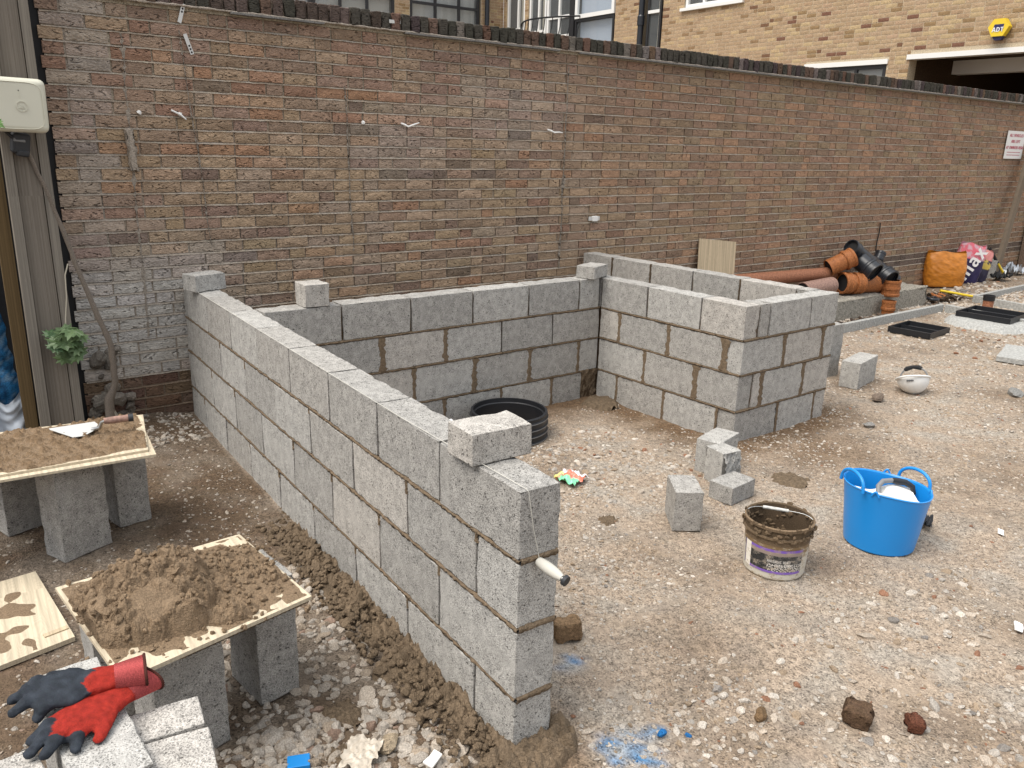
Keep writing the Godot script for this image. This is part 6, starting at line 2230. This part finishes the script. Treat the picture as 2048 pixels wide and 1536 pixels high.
	# heap of scraps beside the footing: offcuts of pipe, sticks and stones
	for s in [[Vector3(8.98, 0.07, -3.60), 0.075, M.orange_pipe, "broken ring of orange pipe in the scrap heap by the footing"], [Vector3(8.70, 0.07, -3.52), 0.06, M.navy_pipe, "black bent pipe scrap by the end of the footing"]]:
		var q := MB.new()
		var rp := []
		for k in 13:
			var a := k / 12.0 * 4.6
			rp.append(Vector3(cos(a) * s[1] * 1.5, 0.02 * sin(a), sin(a) * s[1]))
		tube(q, rp, [0.02], 8)
		tag(part("pipe_scrap", q.commit(), s[2], self, Transform3D(Basis.from_euler(Vector3(0.4, 0.5, 0)), s[0])), s[3], "pipe scrap")
	var yl := MB.new()
	tube(yl, [Vector3(9.12, 0.11, -3.66), Vector3(9.45, 0.05, -3.40)], [0.016], 8)
	tag(part("marker_stick", yl.commit(), M.yellow), "thin yellow stick lying on the rubble beside the footing", "stick")
	var dk := MB.new()
	for k in 46:
		rock(dk, Transform3D(Basis.from_euler(Vector3(rng.randf(), rng.randf() * 6.0, rng.randf())), Vector3(rng.randf_range(8.65, 9.3), rng.randf_range(0.01, 0.07), rng.randf_range(-3.72, -3.45))), Vector3(0.06, 0.018, 0.03) * rng.randf_range(0.5, 1.3), 3000 + k, Color(0.10, 0.07, 0.05) * rng.randf_range(0.6, 1.6), 0.3, 5)
	for k in 70:
		rock(dk, Transform3D(Basis.from_euler(Vector3(rng.randf(), rng.randf() * 6.0, rng.randf())), Vector3(rng.randf_range(5.9, 7.4), rng.randf_range(0.0, 0.03), rng.randf_range(-3.36, -3.16))), Vector3(0.045, 0.018, 0.03) * rng.randf_range(0.4, 1.3), 3100 + k, Color(0.11, 0.08, 0.06) * rng.randf_range(0.6, 1.6), 0.3, 5)
	tag(part("debris", dk.commit(), M.rubble_stone), "dark broken debris and bark lying along the concrete footing", "debris", "", "stuff")


# ---------------------------------------------------------------- left edge: posts, charger box, sapling
func post(root: Node3D, called: String, a0: float, a1: float, b0: float, b1: float, z: float, thick: float, m: Material) -> void:
	# a board whose foot runs a0..a1 at y = -0.1 and whose head runs b0..b1 at y = 3.2
	var mb := MB.new()
	var poly := PackedVector2Array([Vector2(a0, -0.1), Vector2(a1, -0.1), Vector2(b1, 3.2), Vector2(b0, 3.2)])
	slab(mb, Transform3D(Basis(), Vector3(0, 0, z)), poly, thick)
	for k in mb.uv.size():
		mb.uv[k] = Vector2(mb.v[k].x * 3.0 + z * 5.0, mb.v[k].y * 0.7)
	part(called, mb.commit(), m, root)


func leaf_into(mb: MB, xf: Transform3D, s: float, col: Color) -> void:
	# sycamore leaf: five pointed lobes with toothed sides, folded along its veins
	var rim := [[0.0, -0.08], [0.30, -0.22], [0.36, -0.04], [0.62, -0.06], [0.46, 0.12], [0.78, 0.34], [0.56, 0.36], [0.60, 0.60], [0.34, 0.46], [0.26, 0.74], [0.14, 0.72], [0.0, 1.05]]
	var pts := []
	for k in rim.size():
		pts.append(Vector2(rim[k][0], rim[k][1]))
	for k in range(rim.size() - 2, 0, -1):
		pts.append(Vector2(-rim[k][0], rim[k][1]))
	var f := func(q: Vector2) -> Vector3: return xf * Vector3(q.x * s, (0.16 * absf(q.x) - 0.22 * q.length_squared() + 0.05 * sin(q.x * 9.0)) * s, q.y * s)
	for k in pts.size():
		var a: Vector2 = pts[k]
		var b: Vector2 = pts[(k + 1) % pts.size()]
		var c := Vector2(0, 0.18)
		mb.flat(f.call(c), f.call(a.lerp(c, 0.5)), f.call(b.lerp(c, 0.5)), col)
		mb.flat(f.call(a.lerp(c, 0.5)), f.call(a), f.call(b), col * 0.94)
		mb.flat(f.call(a.lerp(c, 0.5)), f.call(b), f.call(b.lerp(c, 0.5)), col * 1.04)


func build_left_edge() -> void:
	var g := thing("fence_post", "weathered grey timber post of boards at the left end of the brick wall", "post", Vector3.ZERO)
	post(g, "edge_board", -0.885, -0.833, -0.868, -0.83, -3.50, 0.09, M.post)
	post(g, "main_board", -0.829, -0.712, -0.826, -0.718, -3.52, 0.07, M.post_dark)
	post(g, "side_board", -0.708, -0.660, -0.714, -0.672, -3.515, 0.085, M.post)
	var by := thing("fence_post", "olive brown timber upright left of the grey post", "post", Vector3.ZERO)
	post(by, "board", -0.955, -0.892, -0.95, -0.875, -3.60, 0.08, M.post_brown)
	var mb := MB.new()
	mb.box(Vector3(0.5, 3.4, 0.01), Transform3D(Basis(), Vector3(-0.84, 1.6, -3.72)))
	tag(part("membrane", mb.commit(), M.black_matt), "black membrane showing in the gap between the post and the brick wall", "membrane")
	# blue netting and a pale sheet at the very edge
	var p := PackedVector3Array()
	var c := PackedColorArray()
	for j in 60:
		for i in 30:
			var x := lerpf(-1.5, -0.90, i / 29.0)
			var y := lerpf(0.0, 1.15, j / 59.0)
			p.append(Vector3(x, y, -3.72 + 0.04 * sin(x * 24.0 + y * 2.0) + 0.02 * lump.get_noise_2d(x * 5.0, y * 5.0)))
			var n := fine.get_noise_2d(x * 70.0, y * 40.0)
			c.append(Color(0.03, 0.19, 0.42).lerp(Color(0.01, 0.05, 0.12), clampf(n * 2.5, 0.0, 1.0)).lerp(Color(0.25, 0.36, 0.45), clampf(-n * 3.0 - 0.5, 0.0, 0.7)))
	var tb := MB.new()
	tb.sheet(p, 30, 60, c, Vector3.BACK)
	tag(part("tarpaulin", tb.commit(), M.tarp), "blue woven tarpaulin hanging behind the timber posts", "tarpaulin")
	p = PackedVector3Array()
	for j in 24:
		for i in 24:
			var u := i / 23.0
			var v := j / 23.0
			p.append(Vector3(lerpf(-1.35, -0.90, u), v * 0.62 * (1.0 - 0.55 * u + 0.2 * sin(u * 7.0)), -3.60 - 0.05 * v + 0.045 * sin(u * 16.0 + v * 3.0) + 0.03 * lump.get_noise_2d(u * 4.0, v * 4.0)))
	var sb := MB.new()
	sb.sheet(p, 24, 24, PackedColorArray(), Vector3.BACK)
	tag(part("plastic_sheet", sb.commit(), M.sheet), "pale grey plastic sheet slumped at the foot of the tarpaulin", "plastic sheet")
	# charger box
	var bx := thing("charger_box", "cream plastic charger box with a round emblem on the grey post", "charger box", Vector3(-0.80, 1.885, -3.36), 0.0)
	var b1 := MB.new()
	rbox(b1, Transform3D(Basis.from_euler(Vector3(0, 0.0, -0.02)), Vector3(0, 0, 0)), Vector3(0.285, 0.262, 0.10), 0.032, Vector3i(4, 4, 2), 0.0, 0.0, 0.0)
	part("case", b1.commit(), M.cream, bx)
	var b2 := MB.new()
	var path := []
	for k in 49:
		var a := TAU * k / 48.0
		var e := 5.0
		var q := pow(pow(absf(cos(a)), e) + pow(absf(sin(a)), e), -1.0 / e)
		path.append(Vector3(cos(a) * q * 0.124, sin(a) * q * 0.112 - 0.002 - 0.02 * cos(a) * q * 0.124, 0.0495))
	tube(b2, path, [0.0022], 6)
	part("front_seam", b2.commit(), M.cream, bx)
	var em := Basis(Vector3.RIGHT, PI / 2)
	var b3 := MB.new()
	lathe(b3, Transform3D(em, Vector3(0.028, -0.006, 0.0505)), [Vector2(0.026, -0.001), Vector2(0.026, 0.003), Vector2(0.0225, 0.003), Vector2(0.0225, -0.001)], 30)
	part("emblem_ring", b3.commit(), M.cream, bx)
	lettering("Ja", 0.020, 0.003, M.cream, bx, Transform3D(Basis(), Vector3(0.030, -0.010, 0.0512)), false)
	var b4 := MB.new()
	b4.box(Vector3(0.030, 0.002, 0.003), Transform3D(Basis(), Vector3(0.027, -0.015, 0.0512)))
	b4.box(Vector3(0.0025, 0.034, 0.002), Transform3D(Basis(), Vector3(0.022, 0.050, 0.0502)))
	part("emblem_line", b4.commit(), M.cream, bx)
	var led := MB.new()
	lathe(led, Transform3D(em, Vector3(0.0215, 0.069, 0.0505)), [Vector2(0.0, 0.0015), Vector2(0.003, 0.0015)], 10)
	part("indicator", led.commit(), M.charcoal, bx)
	var ca := thing("plug_holder", "small dark plastic plug holster on the post under the charger box", "plug holster", Vector3(-0.793, 1.70, -3.43))
	var c1 := MB.new()
	rbox(c1, Transform3D(Basis.from_euler(Vector3(0.15, 0.2, -0.12)), Vector3.ZERO), Vector3(0.085, 0.105, 0.06), 0.016, Vector3i(3, 3, 2), 0.0, 0.0, 0.0)
	part("body", c1.commit(), M.charcoal, ca)
	var c2 := MB.new()
	rbox(c2, Transform3D(Basis.from_euler(Vector3(-0.15, 0.2, -0.12)), Vector3(-0.003, 0.022, 0.026)), Vector3(0.055, 0.035, 0.014), 0.005, Vector3i(2, 2, 1), 0.0, 0.0, 0.0)
	part("recess", c2.commit(), M.grey_plastic, ca)
	var c3 := MB.new()
	rbox(c3, Transform3D(Basis.from_euler(Vector3(0.1, 0.2, -0.12)), Vector3(0.004, -0.05, 0.006)), Vector3(0.06, 0.035, 0.045), 0.012, Vector3i(2, 2, 2), 0.0, 0.0, 0.0)
	part("chin", c3.commit(), M.charcoal, ca)
	var cb := MB.new()
	tube(cb, [Vector3(-0.79, 1.71, -3.42), Vector3(-0.83, 1.73, -3.40), Vector3(-0.88, 1.79, -3.42), Vector3(-0.93, 1.82, -3.44)], [0.009], 8)
	tag(part("charge_cable", cb.commit(), M.black_plastic), "short black cable from the plug holster to the left edge", "cable")
	# sapling
	var sap := thing("sapling", "bare sapling stem rising beside the post with one tuft of lobed leaves", "sapling", Vector3(-0.505, 0.12, -3.50))
	var st := MB.new()
	var pts := [[-0.520, 0.10], [-0.516, 0.237], [-0.473, 0.335], [-0.471, 0.45], [-0.474, 0.575], [-0.532, 0.783], [-0.590, 1.0], [-0.644, 1.242], [-0.70, 1.46], [-0.755, 1.64], [-0.80, 1.80]]
	var sp := []
	var sr := []
	for k in pts.size() * 4 - 3:
		var i := k / 4
		var q := Vector2(pts[i][0], pts[i][1])
		if k % 4:
			q = q.lerp(Vector2(pts[i + 1][0], pts[i + 1][1]), (k % 4) / 4.0)
		var t := float(k) / (pts.size() * 4 - 4)
		sp.append(Vector3(q.x + 0.505 + 0.004 * lump.get_noise_1d(k * 0.4), q.y - 0.12, 0.03 * t))
		sr.append(lerpf(0.022, 0.0085, pow(t, 0.8)) * (1.0 + 0.22 * absf(lump.get_noise_1d(k * 0.9))) + (0.006 if k < 6 else 0.0))
	tube(st, sp, sr, 10)
	part("stem", st.commit(), M.bark, sap)
	var tw := MB.new()
	tube(tw, [Vector3(-0.642, 1.06, -3.47), Vector3(-0.664, 1.0, -3.46), Vector3(-0.672, 0.88, -3.45), Vector3(-0.692, 0.76, -3.44), Vector3(-0.70, 0.68, -3.43), Vector3(-0.69, 0.60, -3.42)].map(func(v): return v - Vector3(-0.505, 0.12, -3.50)), [0.004, 0.0035, 0.003, 0.003, 0.003, 0.002], 6)
	part("twig", tw.commit(), M.shoot, sap)
	var rt := MB.new()
	for k in 7:
		var a := k * 0.9
		tube(rt, [Vector3(-0.012, 0.09, 0), Vector3(0.02 * cos(a), 0.03, 0.02 * sin(a)), Vector3(0.06 * cos(a), -0.09, 0.05 * sin(a))], [0.006, 0.004, 0.0015], 5)
	part("root", rt.commit(), M.shoot, sap)
	var leaves := [[-0.760, 0.665, 0.6, 2.6, 0.055], [-0.715, 0.700, 0.8, 0.4, 0.062], [-0.675, 0.690, 0.5, -0.5, 0.058], [-0.730, 0.625, 0.9, 2.9, 0.075], [-0.700, 0.590, 1.1, 3.3, 0.075], [-0.665, 0.620, 0.8, -1.2, 0.062], [-0.765, 0.615, 0.7, 2.2, 0.050], [-0.655, 0.575, 1.2, -2.2, 0.060], [-0.715, 0.545, 1.3, 3.1, 0.060], [-0.640, 0.665, 0.7, -1.0, 0.055], [-0.690, 0.645, 0.4, 1.2, 0.050]]
	for k in leaves.size():
		var l: Array = leaves[k]
		var q := MB.new()
		var b := Basis.from_euler(Vector3(0.0, l[3], 0.0)) * Basis(Vector3.RIGHT, 0.25 * sin(k * 2.0))
		b = Basis(Vector3.RIGHT, l[2]) * b
		leaf_into(q, Transform3D(b, Vector3(-0.70 + (l[0] + 0.70) * 1.3, 0.63 + (l[1] - 0.63) * 1.25, -3.40 + 0.014 * (k % 4)) - Vector3(-0.505, 0.12, -3.50)), l[4] * 1.5, Color(0.05, 0.10, 0.04).lerp(Color(0.11, 0.165, 0.065), rng.randf()))
		part("leaf", q.commit(), M.leaf, sap)
	for k in 2:
		var q := MB.new()
		leaf_into(q, Transform3D(Basis(Vector3.RIGHT, 0.8) * Basis(Vector3.UP, 1.0 + k), Vector3(-0.905, 1.80 + 0.26 * k, -3.25) - Vector3(-0.505, 0.12, -3.50)), 0.05, Color(0.12, 0.23, 0.06))
		part("leaf", q.commit(), M.leaf, sap)


func _ready() -> void:
	rng.seed = 7
	lump.seed = 5
	lump.noise_type = FastNoiseLite.TYPE_SIMPLEX_SMOOTH
	lump.frequency = 1.0
	lump.fractal_octaves = 2
	fine.seed = 9
	fine.noise_type = FastNoiseLite.TYPE_SIMPLEX_SMOOTH
	fine.frequency = 1.0
	fine.fractal_octaves = 2
	broad.seed = 14
	broad.noise_type = FastNoiseLite.TYPE_SIMPLEX_SMOOTH
	broad.frequency = 0.02
	broad.fractal_octaves = 3
	# camera, sky, sun
	var cam := Camera3D.new()
	cam.name = "camera"
	cam.position = CAM_POS
	cam.rotation = CAM_ROT
	cam.fov = 50.716
	cam.near = 0.05
	cam.far = 300.0
	add_child(cam)
	cam_inv = cam.transform.affine_inverse()
	var we := WorldEnvironment.new()
	we.name = "environment"
	var env := Environment.new()
	env.background_mode = Environment.BG_SKY
	env.tonemap_mode = Environment.TONE_MAPPER_LINEAR
	env.tonemap_exposure = 2.5
	env.sdfgi_enabled = true
	env.ssao_enabled = true
	env.ssil_enabled = true
	var sky := Sky.new()
	var pm := PanoramaSkyMaterial.new()
	pm.panorama = sky_picture()
	sky.sky_material = pm
	env.sky = sky
	we.environment = env
	add_child(we)
	var sun := DirectionalLight3D.new()
	sun.name = "sun"
	sun.light_energy = 0.5
	sun.light_angular_distance = 40.0
	sun.light_color = Color(1.0, 0.97, 0.93)
	sun.shadow_enabled = true
	add_child(sun)
	sun.look_at_from_position(Vector3(-4.6, 8.0, -0.3), Vector3.ZERO)
	make_textures()
	make_materials()
	M.vc_mud = textured(Color.WHITE, 0.85, tex.mortar, Vector3.ONE * 0.15, tex.mortar_h, 0.3, true)
	build_ground()
	build_brick_wall()
	build_building()
	build_block_walls()
	build_drains()
	build_left_edge()
	build_boards()
	build_loose_blocks()
	build_tub()
	build_bucket()
	build_ring()
	build_pipes()
	build_helmet()
	build_far_corner()
	build_gloves()
	build_wall_fittings()
	build_litter()
	build_gravel()


# an overcast sky: broken grey and white cloud with a little blue, brighter high up
func sky_picture() -> ImageTexture:
	var W := 512
	var H := 256
	var f := FastNoiseLite.new()
	f.seed = 3
	f.noise_type = FastNoiseLite.TYPE_SIMPLEX_SMOOTH
	f.frequency = 1.1
	f.fractal_octaves = 5
	var im := Image.create(W, H, false, Image.FORMAT_RGBF)
	for y in H:
		var el := PI * (0.5 - (y + 0.5) / H)
		for x in W:
			var az := TAU * (x + 0.5) / W
			var d := Vector3(cos(el) * cos(az), sin(el), cos(el) * sin(az))
			var c := Color(0.33, 0.30, 0.27)
			if d.y > 0.0:
				var n := f.get_noise_3dv(d * Vector3(1.0, 2.2, 1.0) * 1.6)
				var base := 0.25 + 0.36 * d.y
				c = Color(0.93, 0.97, 1.04) * base
				c = c.lerp(Color(0.50, 0.60, 0.74) * base, clampf(-n * 2.0 + 0.1, 0.0, 0.8))
				c = c.lerp(Color(1.12, 1.12, 1.10) * base * 1.15, clampf(n * 2.2, 0.0, 0.8))
			im.set_pixel(x, y, c)
	return ImageTexture.create_from_image(im)
